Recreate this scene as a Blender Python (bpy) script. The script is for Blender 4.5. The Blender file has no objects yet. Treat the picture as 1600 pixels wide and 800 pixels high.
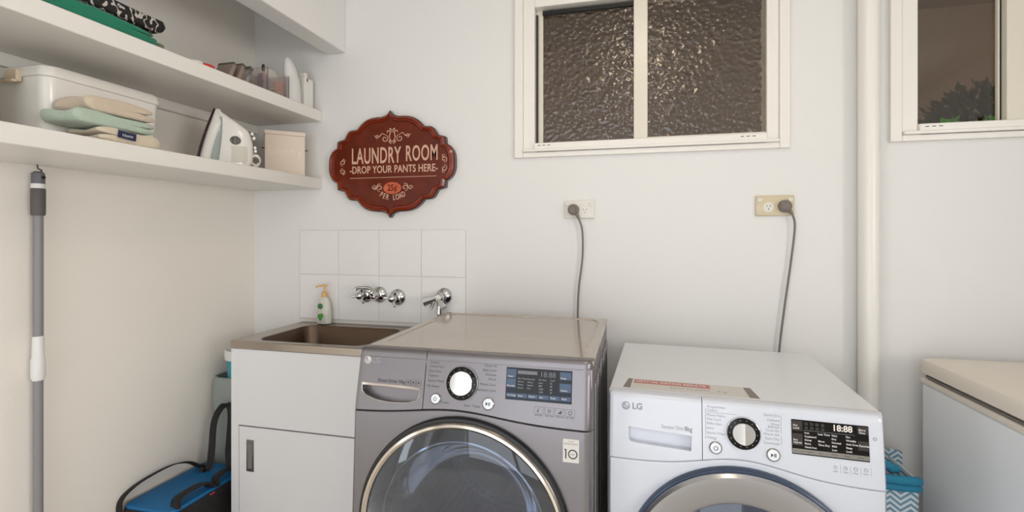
import bpy, bmesh, math, random
from mathutils import Vector, Matrix
random.seed(7)
PI = math.pi
SC = bpy.context.scene
COL = SC.collection

# ------------------------------------------------------------------ camera, world, lights, exposure
cd = bpy.data.cameras.new('camera'); cam = bpy.data.objects.new('camera', cd); COL.objects.link(cam)
cam.location = (0, 0, 1.25)
cam.rotation_euler = (PI/2, 0, math.radians(13.9))
cd.sensor_width = 36; cd.lens = 36*765/1600; cd.shift_y = -33/1600
cd.clip_start = 0.02
SC.camera = cam

SC.view_settings.view_transform = 'Standard'
SC.view_settings.look = 'None'
SC.view_settings.gamma = 1
SC.view_settings.exposure = -0.17
SC.view_settings.use_curve_mapping = False

w = bpy.data.worlds.new('world'); SC.world = w; w.use_nodes = True
w.node_tree.nodes['Background'].inputs[0].default_value = (0.42, 0.40, 0.38, 1)
w.node_tree.nodes['Background'].inputs[1].default_value = 2.7

def area(name, loc, rot, sx, sy, power, color):
    l = bpy.data.lights.new(name, 'AREA'); l.shape = 'RECTANGLE'; l.size = sx; l.size_y = sy
    l.energy = power; l.color = color
    o = bpy.data.objects.new(name, l); COL.objects.link(o); o.location = loc; o.rotation_euler = rot
    return o
DAY = 29
SIDE = 62
LEFT = 33
area('daylight_window', (2.75, -0.70, 1.45), (0, PI/2, 0), 1.1, 1.45, SIDE, (1.0, 0.99, 0.97))
area('left_fill', (-2.2, -1.0, 1.05), (0, -PI/2, 0), 1.9, 0.95, LEFT, (0.80, 0.89, 1.0))  # added fill from the left to brighten the freezer side
area('daylight_door', (-0.40, -1.95, 1.15), (-PI/2, 0, 0), 1.75, 2.0, DAY, (0.80, 0.89, 1.0)).rotation_euler = (PI/2, 0, 0)
LAMP_STRENGTH = 15.5

# ------------------------------------------------------------------ materials
def lin(c):
    return tuple(((v/255)/12.92 if v/255 <= 0.04045 else ((v/255+0.055)/1.055)**2.4) for v in c)
def mat(name, rgb, rough=0.5, metal=0.0, bump=0.0, bscale=50, var=0.0, vscale=8, coat=0.0, trans=0.0, ior=1.5, emit=None, es=1.0, stretch=None, sheen=0.0, spec=None, alpha=1.0):
    m = bpy.data.materials.new(name); m.use_nodes = True
    nt = m.node_tree; b = nt.nodes['Principled BSDF']
    c = lin(rgb)
    b.inputs['Base Color'].default_value = (*c, 1)
    b.inputs['Roughness'].default_value = rough
    b.inputs['Metallic'].default_value = metal
    b.inputs['IOR'].default_value = ior
    if coat: b.inputs['Coat Weight'].default_value = coat; b.inputs['Coat Roughness'].default_value = 0.08
    if trans: b.inputs['Transmission Weight'].default_value = trans
    if sheen: b.inputs['Sheen Weight'].default_value = sheen
    if spec is not None: b.inputs['Specular IOR Level'].default_value = spec
    if alpha < 1: b.inputs['Alpha'].default_value = alpha
    if emit: b.inputs['Emission Color'].default_value = (*lin(emit), 1); b.inputs['Emission Strength'].default_value = es
    tc = nt.nodes.new('ShaderNodeTexCoord')
    src = tc.outputs['Object']
    if stretch:
        mp = nt.nodes.new('ShaderNodeMapping'); mp.inputs['Scale'].default_value = stretch
        nt.links.new(src, mp.inputs['Vector']); src = mp.outputs['Vector']
    if bump:
        n = nt.nodes.new('ShaderNodeTexNoise'); n.inputs['Scale'].default_value = bscale; n.inputs['Detail'].default_value = 4
        nt.links.new(src, n.inputs['Vector'])
        bp = nt.nodes.new('ShaderNodeBump'); bp.inputs['Strength'].default_value = bump; bp.inputs['Distance'].default_value = 0.004
        nt.links.new(n.outputs['Fac'], bp.inputs['Height']); nt.links.new(bp.outputs['Normal'], b.inputs['Normal'])
    if var:
        n = nt.nodes.new('ShaderNodeTexNoise'); n.inputs['Scale'].default_value = vscale; n.inputs['Detail'].default_value = 3
        nt.links.new(src, n.inputs['Vector'])
        r = nt.nodes.new('ShaderNodeValToRGB'); r.color_ramp.elements[0].position = 0.3; r.color_ramp.elements[1].position = 0.7
        r.color_ramp.elements[0].color = (*[v*(1-var) for v in c], 1); r.color_ramp.elements[1].color = (*[min(1, v*(1+var*0.6)) for v in c], 1)
        nt.links.new(n.outputs['Fac'], r.inputs['Fac']); nt.links.new(r.outputs['Color'], b.inputs['Base Color'])
    return m
M = {}
M['wall'] = mat('wall_paint', (230, 228, 225), 0.6, bump=0.08, bscale=120)
M['wallL'] = mat('left_wall_paint', (238, 232, 223), 0.6, bump=0.08, bscale=120)
M['ceil'] = mat('ceiling_paint', (243, 240, 236), 0.7, bump=0.05, bscale=90)
M['trim'] = mat('gloss_trim_paint', (238, 234, 226), 0.28, bump=0.03, bscale=40)
M['sash'] = mat('sash_aluminium', (226, 219, 203), 0.28)
M['shelf'] = mat('shelf_paint', (232, 228, 221), 0.42, bump=0.06, bscale=60)
M['tile'] = mat('white_glazed_tile', (232, 230, 228), 0.12)
M['grout'] = mat('tile_grout', (214, 209, 202), 0.8)
M['floor'] = mat('floor_tile', (226, 220, 210), 0.5, var=0.15)
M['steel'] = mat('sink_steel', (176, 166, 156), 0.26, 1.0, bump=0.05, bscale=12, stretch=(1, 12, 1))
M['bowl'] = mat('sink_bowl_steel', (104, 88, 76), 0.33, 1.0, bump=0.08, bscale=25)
M['cab'] = mat('cabinet_laminate', (222, 221, 222), 0.4)
M['dark'] = mat('dark_gap', (60, 56, 52), 0.6)
M['black'] = mat('black_rubber', (16, 16, 18), 0.4)
M['chrome'] = mat('chrome', (205, 205, 205), 0.07, 1.0)
M['satin'] = mat('satin_metal', (150, 148, 142), 0.3, 1.0)
M['wsteel'] = mat('washer_silver', (128, 124, 126), 0.34, 0.8, bump=0.02, bscale=300)
M['wtop'] = mat('washer_top', (182, 170, 158), 0.10, 0.45)
M['wring'] = mat('washer_chrome_ring', (205, 196, 184), 0.12, 1.0)
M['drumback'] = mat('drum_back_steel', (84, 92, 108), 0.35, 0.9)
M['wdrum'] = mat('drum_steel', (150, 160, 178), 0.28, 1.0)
M['dwhite'] = mat('dryer_white', (206, 209, 217), 0.22, coat=0.3)
M['dtop'] = mat('dryer_top_white', (220, 222, 224), 0.3)
M['dring'] = mat('dryer_ring_brushed', (180, 180, 184), 0.22, 1.0, bump=0.02, bscale=80)
M['dgasket'] = mat('dryer_door_rim', (52, 66, 88), 0.3, 0.2)
M['plastic'] = mat('grey_plastic', (120, 113, 108), 0.45)
M['text_dark'] = mat('print_dark', (62, 60, 62), 0.5)
M['text_grey'] = mat('print_grey', (142, 146, 152), 0.5)
M['text_light'] = mat('print_light', (215, 210, 205), 0.5)
M['lcd'] = mat('display_black', (14, 12, 12), 0.15, spec=0.25)
M['lcdbtn'] = mat('display_button', (62, 56, 54), 0.2, spec=0.25)
M['lcdreflect'] = mat('display_button_reflection', (66, 84, 108), 0.2, spec=0.3)  # blue daylight reflection on the washer keys, painted into their colour
M['lcddark'] = mat('display_deep_blue', (18, 24, 38), 0.15, spec=0.25)
M['digits'] = mat('display_digits', (205, 198, 190), 0.5, emit=(205, 198, 190), es=0.35)
M['digitsd'] = mat('display_digits_dim', (112, 112, 118), 0.5)
M['btn'] = mat('button_white', (228, 230, 236), 0.25, coat=0.4)
M['freezer'] = mat('freezer_enamel', (240, 242, 244), 0.32, bump=0.02, bscale=200)
M['flid'] = mat('freezer_lid', (226, 217, 203), 0.35)
M['gpo'] = mat('outlet_white', (226, 223, 214), 0.3)
M['gpoc'] = mat('outlet_cream', (212, 198, 168), 0.3)
M['cord'] = mat('grey_cord', (122, 112, 106), 0.5)
M['tub'] = mat('tub_plastic', (234, 230, 222), 0.25, coat=0.2)
M['tubc'] = mat('cream_plastic', (216, 198, 172), 0.35)
M['woodbox'] = mat('cream_painted_box', (224, 208, 190), 0.5, bump=0.05)
M['woodbox2'] = mat('box_script', (234, 224, 208), 0.5)
M['green'] = mat('green_fabric', (6, 118, 88), 0.75, bump=0.25, bscale=60, sheen=0.2)
M['olive'] = mat('olive_fabric', (110, 116, 92), 0.85, bump=0.3, bscale=150)
M['beige'] = mat('beige_terry', (206, 188, 166), 0.95, bump=0.6, bscale=260, sheen=0.4)
M['mint'] = mat('mint_terry', (176, 192, 174), 0.95, bump=0.6, bscale=260, sheen=0.4)
M['cream'] = mat('cream_terry', (214, 200, 176), 0.95, bump=0.6, bscale=260, sheen=0.4)
M['navy'] = mat('navy_label', (28, 36, 74), 0.6)
M['irongrey'] = mat('iron_tank', (150, 160, 156), 0.15, coat=0.5)
M['ironw'] = mat('iron_white', (224, 220, 214), 0.22, coat=0.4)
M['iront'] = mat('iron_translucent', (206, 200, 186), 0.15, coat=0.4)
M['maroon'] = mat('soleplate', (50, 22, 26), 0.3, 0.4)
M['red'] = mat('red_plastic', (214, 48, 34), 0.4)
M['purple'] = mat('purple_plastic', (170, 130, 180), 0.4)
M['orange'] = mat('orange_plastic', (232, 138, 92), 0.5)
M['compact'] = mat('compact_grey', (140, 122, 112), 0.35)
M['compactd'] = mat('compact_edge', (92, 88, 80), 0.35)
M['acryl'] = mat('clear_acrylic', (235, 228, 225), 0.05, trans=0.9, ior=1.45)
M['poleg'] = mat('pole_grey', (134, 132, 134), 0.4)
M['poled'] = mat('pole_grip', (92, 86, 84), 0.6)
M['poleh'] = mat('pole_head', (98, 98, 104), 0.45)
M['white'] = mat('white_plastic', (226, 224, 222), 0.35)
M['hook'] = mat('hook_brass', (96, 72, 52), 0.4, 0.8)
M['bagblue'] = mat('bag_blue', (0, 98, 152), 0.55, bump=0.15, bscale=300)
M['bagblack'] = mat('bag_black', (24, 20, 20), 0.75, bump=0.3, bscale=400)
M['hampgrey'] = mat('hamper_grey', (146, 152, 148), 0.45)
M['teal'] = mat('teal_plastic', (58, 150, 166), 0.4)
M['tealcloth'] = mat('teal_cloth', (44, 132, 164), 0.85, bump=0.3, bscale=120)
M['soap'] = mat('soap_bottle', (226, 224, 212), 0.15, trans=0.15, ior=1.4)
M['soapor'] = mat('soap_pump', (222, 176, 112), 0.35)
M['leafg'] = mat('soap_green', (70, 150, 62), 0.5)
M['leafg2'] = mat('soap_green_dark', (64, 118, 74), 0.5)
M['signred'] = mat('sign_mahogany', (100, 32, 10), 0.3, coat=0.15, spec=0.35, var=0.25, vscale=14)
M['signrim'] = mat('sign_rim', (130, 44, 18), 0.25, coat=0.35, var=0.2, vscale=20)
M['signedge'] = mat('sign_edge', (44, 14, 8), 0.3, coat=0.4)
M['signtext'] = mat('sign_lettering', (212, 172, 148), 0.5)
M['signoval'] = mat('sign_medallion', (196, 92, 56), 0.45)
M['stickr'] = mat('sticker_red', (186, 110, 100), 0.5)
M['stickb'] = mat('sticker_paper', (206, 200, 194), 0.45)
M['stickd'] = mat('sticker_bar', (122, 114, 106), 0.5)
M['porch'] = mat('porch_brown', (128, 108, 92), 0.8, var=0.12, vscale=3)
M['porchf'] = mat('porch_floor', (110, 100, 92), 0.8)
M['plantd'] = mat('shrub_dark_leaf', (58, 66, 34), 0.6, var=0.3)
M['plantl'] = mat('shrub_bright_leaf', (84, 210, 40), 0.5)
M['terra'] = mat('terracotta_pot', (140, 92, 70), 0.8)
M['postbl'] = mat('porch_bench_blue', (96, 112, 140), 0.6)
M['lampw'] = mat('lamp_glass', (255, 236, 205), 0.4, emit=(255, 236, 208), es=LAMP_STRENGTH)

def glass_pane(name, rgb, textured):
    m = bpy.data.materials.new(name); m.use_nodes = True
    nt = m.node_tree; b = nt.nodes['Principled BSDF']
    b.inputs['Base Color'].default_value = (*lin(rgb), 1); b.inputs['Transmission Weight'].default_value = 1
    b.inputs['Roughness'].default_value = 0.11 if textured else 0.02; b.inputs['IOR'].default_value = 1.52
    if textured:
        tc = nt.nodes.new('ShaderNodeTexCoord')
        nz = nt.nodes.new('ShaderNodeTexNoise'); nz.inputs['Scale'].default_value = 14
        mx = nt.nodes.new('ShaderNodeMixRGB'); mx.inputs['Fac'].default_value = 0.02
        nt.links.new(tc.outputs['Object'], nz.inputs['Vector'])
        nt.links.new(tc.outputs['Object'], mx.inputs[1]); nt.links.new(nz.outputs['Color'], mx.inputs[2])
        v = nt.nodes.new('ShaderNodeTexVoronoi'); v.feature = 'SMOOTH_F1'; v.inputs['Scale'].default_value = 64; v.inputs['Smoothness'].default_value = 1.0
        nt.links.new(mx.outputs['Color'], v.inputs['Vector'])
        bp = nt.nodes.new('ShaderNodeBump'); bp.inputs['Strength'].default_value = 0.38; bp.inputs['Distance'].default_value = 0.0100
        nt.links.new(v.outputs['Distance'], bp.inputs['Height']); nt.links.new(bp.outputs['Normal'], b.inputs['Normal'])
    return m
M['hammered'] = glass_pane('hammered_glass', (236, 226, 210), True)
M['clear'] = glass_pane('smooth_glass', (236, 226, 212), False)

def thin_glass(name, tint, refl):
    m = bpy.data.materials.new(name); m.use_nodes = True; nt = m.node_tree
    for n in list(nt.nodes): nt.nodes.remove(n)
    out = nt.nodes.new('ShaderNodeOutputMaterial'); mix = nt.nodes.new('ShaderNodeMixShader')
    tr = nt.nodes.new('ShaderNodeBsdfTransparent'); tr.inputs[0].default_value = (*lin(tint), 1)
    gl = nt.nodes.new('ShaderNodeBsdfGlossy'); gl.inputs['Roughness'].default_value = 0.03; gl.inputs[0].default_value = (1, 1, 1, 1)
    fr = nt.nodes.new('ShaderNodeFresnel'); fr.inputs['IOR'].default_value = refl
    nt.links.new(fr.outputs[0], mix.inputs[0]); nt.links.new(tr.outputs[0], mix.inputs[1]); nt.links.new(gl.outputs[0], mix.inputs[2])
    nt.links.new(mix.outputs[0], out.inputs[0])
    return m
M['doorglass'] = thin_glass('washer_door_glass', (204, 209, 218), 1.6)
M['bowlglass'] = thin_glass('washer_bowl_glass', (244, 248, 255), 1.3)

def pattern_mat(name, kind):
    m = bpy.data.materials.new(name); m.use_nodes = True; nt = m.node_tree; b = nt.nodes['Principled BSDF']
    tc = nt.nodes.new('ShaderNodeTexCoord')
    r = nt.nodes.new('ShaderNodeValToRGB')
    if kind == 'palm':      # black cloth with curved white strokes
        b.inputs['Roughness'].default_value = 0.8
        mp = nt.nodes.new('ShaderNodeMapping'); mp.inputs['Location'].default_value = (0.3, 0.12, 0.1)
        v = nt.nodes.new('ShaderNodeTexWave'); v.wave_type = 'RINGS'; v.rings_direction = 'SPHERICAL'
        v.inputs['Scale'].default_value = 17; v.inputs['Distortion'].default_value = 10; v.inputs['Detail'].default_value = 1.0; v.inputs['Detail Scale'].default_value = 2.2
        nt.links.new(tc.outputs['Object'], mp.inputs[0]); nt.links.new(mp.outputs[0], v.inputs['Vector'])
        r.color_ramp.elements[0].position = 0.80; r.color_ramp.elements[0].color = (0.010, 0.008, 0.007, 1)
        r.color_ramp.elements[1].position = 0.90; r.color_ramp.elements[1].color = (0.52, 0.47, 0.42, 1)
        nt.links.new(v.outputs['Fac'], r.inputs['Fac'])
    if kind == 'chevron':
        b.inputs['Roughness'].default_value = 0.85
        sx = nt.nodes.new('ShaderNodeSeparateXYZ'); nt.links.new(tc.outputs['Object'], sx.inputs[0])
        def mth(op, a, bb):
            n = nt.nodes.new('ShaderNodeMath'); n.operation = op
            for i, q in enumerate((a, bb)):
                if isinstance(q, (int, float)): n.inputs[i].default_value = q
                else: nt.links.new(q, n.inputs[i])
            return n.outputs[0]
        ax = mth('PINGPONG', sx.outputs['X'], 0.027)
        s = mth('ADD', mth('MULTIPLY', ax, 0.8), sx.outputs['Z'])
        f = mth('FRACT', mth('MULTIPLY', s, 1/0.0175), 0.0)
        r.color_ramp.interpolation = 'CONSTANT'
        r.color_ramp.elements[0].color = (*lin((112, 150, 172)), 1); r.color_ramp.elements[1].position = 0.48; r.color_ramp.elements[1].color = (*lin((216, 224, 226)), 1)
        nt.links.new(f, r.inputs['Fac'])
    if kind == 'holes':     # perforated drum
        b.inputs['Metallic'].default_value = 1; b.inputs['Roughness'].default_value = 0.25
        v = nt.nodes.new('ShaderNodeTexVoronoi'); v.inputs['Scale'].default_value = 62; v.inputs['Randomness'].default_value = 0.15
        nt.links.new(tc.outputs['Object'], v.inputs['Vector'])
        r.color_ramp.elements[0].position = 0.27; r.color_ramp.elements[0].color = (0.012, 0.014, 0.02, 1)
        r.color_ramp.elements[1].position = 0.33; r.color_ramp.elements[1].color = (0.50, 0.57, 0.70, 1)
        nt.links.new(v.outputs['Distance'], r.inputs['Fac'])
    nt.links.new(r.outputs['Color'], b.inputs['Base Color'])
    return m
M['palm'] = pattern_mat('black_palm_print', 'palm')
M['chevron'] = pattern_mat('chevron_fabric', 'chevron')
M['holes'] = pattern_mat('perforated_drum', 'holes')

# ------------------------------------------------------------------ mesh helpers
class MB:
    def __init__(s): s.v = []; s.f = []
    def add(s, vs, fs, mx=None):
        n = len(s.v)
        s.v += [tuple((mx @ Vector(p)) if mx else Vector(p)) for p in vs]
        s.f += [tuple(i+n for i in f) for f in fs]; return s
    def box(s, x0, x1, y0, y1, z0, z1, mx=None):
        v = [(x, y, z) for x in (x0, x1) for y in (y0, y1) for z in (z0, z1)]
        return s.add(v, [(0, 1, 3, 2), (4, 6, 7, 5), (0, 4, 5, 1), (2, 3, 7, 6), (0, 2, 6, 4), (1, 5, 7, 3)], mx)
    def loft(s, rings, mx=None, cap=True, closed=False):
        n = len(rings[0]); v = [p for r in rings for p in r]; f = []
        m = len(rings)
        for i in range(m if closed else m-1):
            a = i*n; b = ((i+1) % m)*n
            for j in range(n):
                k = (j+1) % n; f.append((a+j, a+k, b+k, b+j))
        if cap and not closed: f.append(tuple(range(n-1, -1, -1))); f.append(tuple((m-1)*n+j for j in range(n)))
        return s.add(v, f, mx)
    def tube(s, pts, r, seg=12, mx=None):
        P = [Vector(p) for p in pts]; rr = r if isinstance(r, (list, tuple)) else [r]*len(P)
        rings = []; up = None
        for i, p in enumerate(P):
            t = (P[min(i+1, len(P)-1)]-P[max(i-1, 0)]).normalized()
            if up is None: up = t.orthogonal().normalized()
            up = (up - t*up.dot(t)).normalized(); sd = t.cross(up)
            rings.append([tuple(p+(up*math.cos(2*PI*k/seg)+sd*math.sin(2*PI*k/seg))*rr[i]) for k in range(seg)])
        return s.loft(rings, mx)
    def ribbon(s, pts, wdir, wd, th, mx=None):
        P = [Vector(p) for p in pts]; W = Vector(wdir) if not isinstance(wdir, list) else None
        rings = []
        for i, p in enumerate(P):
            t = (P[min(i+1, len(P)-1)]-P[max(i-1, 0)]).normalized()
            ww = (W if W else Vector(wdir[i])); ww = (ww - t*ww.dot(t)).normalized(); n = t.cross(ww)
            rings.append([tuple(p+ww*a*wd/2+n*b*th/2) for a, b in ((-1, -1), (1, -1), (1, 1), (-1, 1))])
        return s.loft(rings, mx)
    def lathe(s, prof, seg=48, mx=None, closed=False):
        rings = [[(r*math.cos(2*PI*k/seg), r*math.sin(2*PI*k/seg), z) for k in range(seg)] for r, z in prof]
        return s.loft(rings, mx, cap=(not closed), closed=closed)
    def prism(s, poly, h0, h1, mx=None):   # polygon in XY, extruded along Z
        return s.loft([[(x, y, h0) for x, y in poly], [(x, y, h1) for x, y in poly]], mx)
def mesh_obj(name, mb, m, parent=None, org=None, bevel=0, seg=2, smooth=True, sub=0, props=None):
    me = bpy.data.meshes.new(name)
    o = Vector(org) if org is not None else Vector((0, 0, 0))
    me.from_pydata([tuple(Vector(p)-o) for p in mb.v], [], mb.f)
    bm = bmesh.new(); bm.from_mesh(me)
    bmesh.ops.recalc_face_normals(bm, faces=bm.faces)
    bm.to_mesh(me); bm.free()
    me.materials.append(M[m] if isinstance(m, str) else m)
    ob = bpy.data.objects.new(name, me); COL.objects.link(ob)
    if smooth:
        for p in me.polygons: p.use_smooth = True
        me.set_sharp_from_angle(angle=math.radians(38))
    if bevel:
        b = ob.modifiers.new('bevel', 'BEVEL'); b.width = bevel; b.segments = seg; b.limit_method = 'ANGLE'; b.angle_limit = math.radians(40)
        b.harden_normals = False
        for p in me.polygons: p.use_smooth = True
        if hasattr(b, 'use_clamp_overlap'): b.use_clamp_overlap = True
    if sub: q = ob.modifiers.new('sub', 'SUBSURF'); q.levels = sub; q.render_levels = sub
    if parent is not None: ob.parent = parent
    return ob
def root_org(parent):
    p = parent
    while p is not None and p.parent is not None: p = p.parent
    return p
def part(name, mb, m, parent, world=True, label=None, **k):
    org = None
    if world:
        r = root_org(parent); org = tuple(r.location)
    ob = mesh_obj(name, mb, m, parent, org, **k)
    if label: ob['label'] = label
    return ob
def thing(name, label, cat, loc=(0, 0, 0), rz=0, group=None):
    o = bpy.data.objects.new(name, None); COL.objects.link(o); o.empty_display_size = 0.05
    o.location = loc; o.rotation_euler = (0, 0, rz); o['label'] = label; o['category'] = cat
    if group: o['group'] = group
    return o
def solo(name, mb, m, label, cat, loc, group=None, **k):
    o = mesh_obj(name, mb, m, None, loc, **k); o.location = loc
    o['label'] = label; o['category'] = cat
    if group: o['group'] = group
    return o
def struct(name, mb, m, loc=(0, 0, 0), **k):
    o = mesh_obj(name, mb, m, None, loc, **k); o.location = loc; o['kind'] = 'structure'; return o
def cut(ob, mb, bevel_first=True):
    c = mesh_obj('cutter', mb, 'dark', ob.parent)
    if ob.parent is None: c.location = ob.location
    md = ob.modifiers.new('cut', 'BOOLEAN'); md.operation = 'DIFFERENCE'; md.object = c; md.solver = 'EXACT'
    bpy.context.view_layer.update()
    dg = bpy.context.evaluated_depsgraph_get()
    me = bpy.data.meshes.new_from_object(ob.evaluated_get(dg))
    for q in list(ob.modifiers): ob.modifiers.remove(q)
    old = ob.data; ob.data = me
    for p in me.polygons: p.use_smooth = True
    me.set_sharp_from_angle(angle=math.radians(38))
    bpy.data.objects.remove(c)
    return ob
def text_mb(s, size, mx, xs=1.0, ext=0.0004, align='LEFT', bold=0.0, spacing=1.0):
    cu = bpy.data.curves.new('t', 'FONT'); cu.body = s; cu.size = size; cu.extrude = ext; cu.align_x = align; cu.align_y = 'CENTER'
    cu.resolution_u = 3; cu.offset = bold; cu.space_character = spacing
    o = bpy.data.objects.new('t', cu); COL.objects.link(o)
    bpy.context.view_layer.update()
    me = bpy.data.meshes.new_from_object(o.evaluated_get(bpy.context.evaluated_depsgraph_get()))
    mb = MB(); mb.add([(v.co.x*xs, v.co.y, v.co.z) for v in me.vertices], [tuple(p.vertices) for p in me.polygons], mx)
    bpy.data.objects.remove(o); return mb
def merge(mbs):
    r = MB()
    for m in mbs: r.add(m.v, m.f)
    return r
def rrect(hx, hy, r, n=5):
    pts = []
    for cx, cy, a0 in ((hx-r, hy-r, 0), (-hx+r, hy-r, 90), (-hx+r, -hy+r, 180), (hx-r, -hy+r, 270)):
        for k in range(n+1):
            a = math.radians(a0+90*k/n); pts.append((cx+r*math.cos(a), cy+r*math.sin(a)))
    return pts
def T(x, y, z): return Matrix.Translation((x, y, z))
def RX(a): return Matrix.Rotation(a, 4, 'X')
def RY(a): return Matrix.Rotation(a, 4, 'Y')
def RZ(a): return Matrix.Rotation(a, 4, 'Z')
def spline(pts, n=8):
    P = [Vector(p) for p in pts]; out = []
    for i in range(len(P)-1):
        a = P[max(i-1, 0)]; b = P[i]; c = P[i+1]; d = P[min(i+2, len(P)-1)]
        for k in range(n):
            t = k/n
            out.append(0.5*((2*b)+(c-a)*t+(2*a-5*b+4*c-d)*t*t+(3*b-3*c+d-a)*t**3))
    out.append(P[-1]); return [tuple(p) for p in out]

# ------------------------------------------------------------------ room shell
XL, XR, YB, YF, ZC = -1.777, 2.30, 2.0, -1.6, 2.45
struct('floor', MB().box(XL-0.1, XR+0.1, YF-0.1, YB+0.1, -0.1, 0), 'floor')
struct('ceiling', MB().box(XL-0.1, XR+0.1, YF-0.1, YB+0.1, ZC, ZC+0.1), 'ceil')
b = MB(); b.box(XL-0.1, XL, -0.52, YB+0.1, 0, ZC); b.box(XL-0.1, XL, YF-0.1, -1.48, 0, ZC); b.box(XL-0.1, XL, -1.48, -0.52, 2.05, ZC)
struct('wall_left', b, 'wallL', smooth=False)
b = MB()
for y0, y1, z0, z1 in ((-1.48, -1.42, 0, 2.05), (-0.58, -0.52, 0, 2.05), (-1.48, -0.52, 1.99, 2.05)): b.box(XL-0.09, XL+0.012, y0, y1, z0, z1)
struct('fill_opening_left', b, 'trim', bevel=0.003)  # unseen doorway, added to let the left fill light in
b = MB(); RY0, RY1, RZ0, RZ1 = -1.45, 0.08, 0.92, 2.05
b.box(XR, XR+0.1, YF-0.1, YB+0.1, 0, RZ0); b.box(XR, XR+0.1, YF-0.1, YB+0.1, RZ1, ZC); b.box(XR, XR+0.1, YF-0.1, RY0, RZ0, RZ1); b.box(XR, XR+0.1, RY1, YB+0.1, RZ0, RZ1)
struct('wall_right', b, 'wall', smooth=False)
b = MB()
for y0, y1, z0, z1 in ((RY0, RY1, RZ0, RZ0+0.05), (RY0, RY1, RZ1-0.05, RZ1), (RY0, RY0+0.05, RZ0, RZ1), (RY1-0.05, RY1, RZ0, RZ1), (-0.71, -0.66, RZ0, RZ1)): b.box(XR-0.012, XR+0.06, y0, y1, z0, z1)
struct('window_3', b, 'trim', bevel=0.003)
W1 = (-0.445, 0.523, 1.592, 2.262); W2 = (0.912, 1.880, 1.597, 2.262)
b = MB()
b.box(XL, XR, YB, YB+0.1, 0, W1[2])
b.box(XL, XR, YB, YB+0.1, W1[3], ZC)
b.box(XL, W1[0], YB, YB+0.1, W1[2], W1[3]); b.box(W1[1], W2[0], YB, YB+0.1, W1[2], W1[3]); b.box(W2[1], XR, YB, YB+0.1, W1[2], W1[3])
struct('wall_back', b, 'wall', smooth=False)
b = MB(); DX0, DX1, DZ = -1.30, 0.50, 2.08
b.box(XL, DX0, YF-0.1, YF, 0, ZC); b.box(DX1, XR, YF-0.1, YF, 0, ZC); b.box(DX0, DX1, YF-0.1, YF, DZ, ZC)
struct('wall_front', b, 'wall', smooth=False)
fr = MB()
for x0, x1, z0, z1 in ((DX0, DX0+0.06, 0, DZ), (DX1-0.06, DX1, 0, DZ), (DX0, DX1, DZ-0.06, DZ), (-0.43, -0.37, 0, DZ)): fr.box(x0, x1, YF-0.09, YF+0.012, z0, z1)
struct('door_1', fr, 'trim', bevel=0.003)
struct('trim_1', MB().box(-1.376, -1.283, -0.45, YB, 2.085, ZC), 'wall', bevel=0.004)
for nm, m in (('baseboard_left', MB().box(XL, XL+0.015, YF, YB, 0, 0.09)), ('baseboard_back', MB().box(XL, XR, YB-0.015, YB, 0, 0.09)), ('baseboard_right', MB().box(XR-0.015, XR, YF, YB, 0, 0.09))):
    struct(nm, m, 'trim', bevel=0.003)

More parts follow.
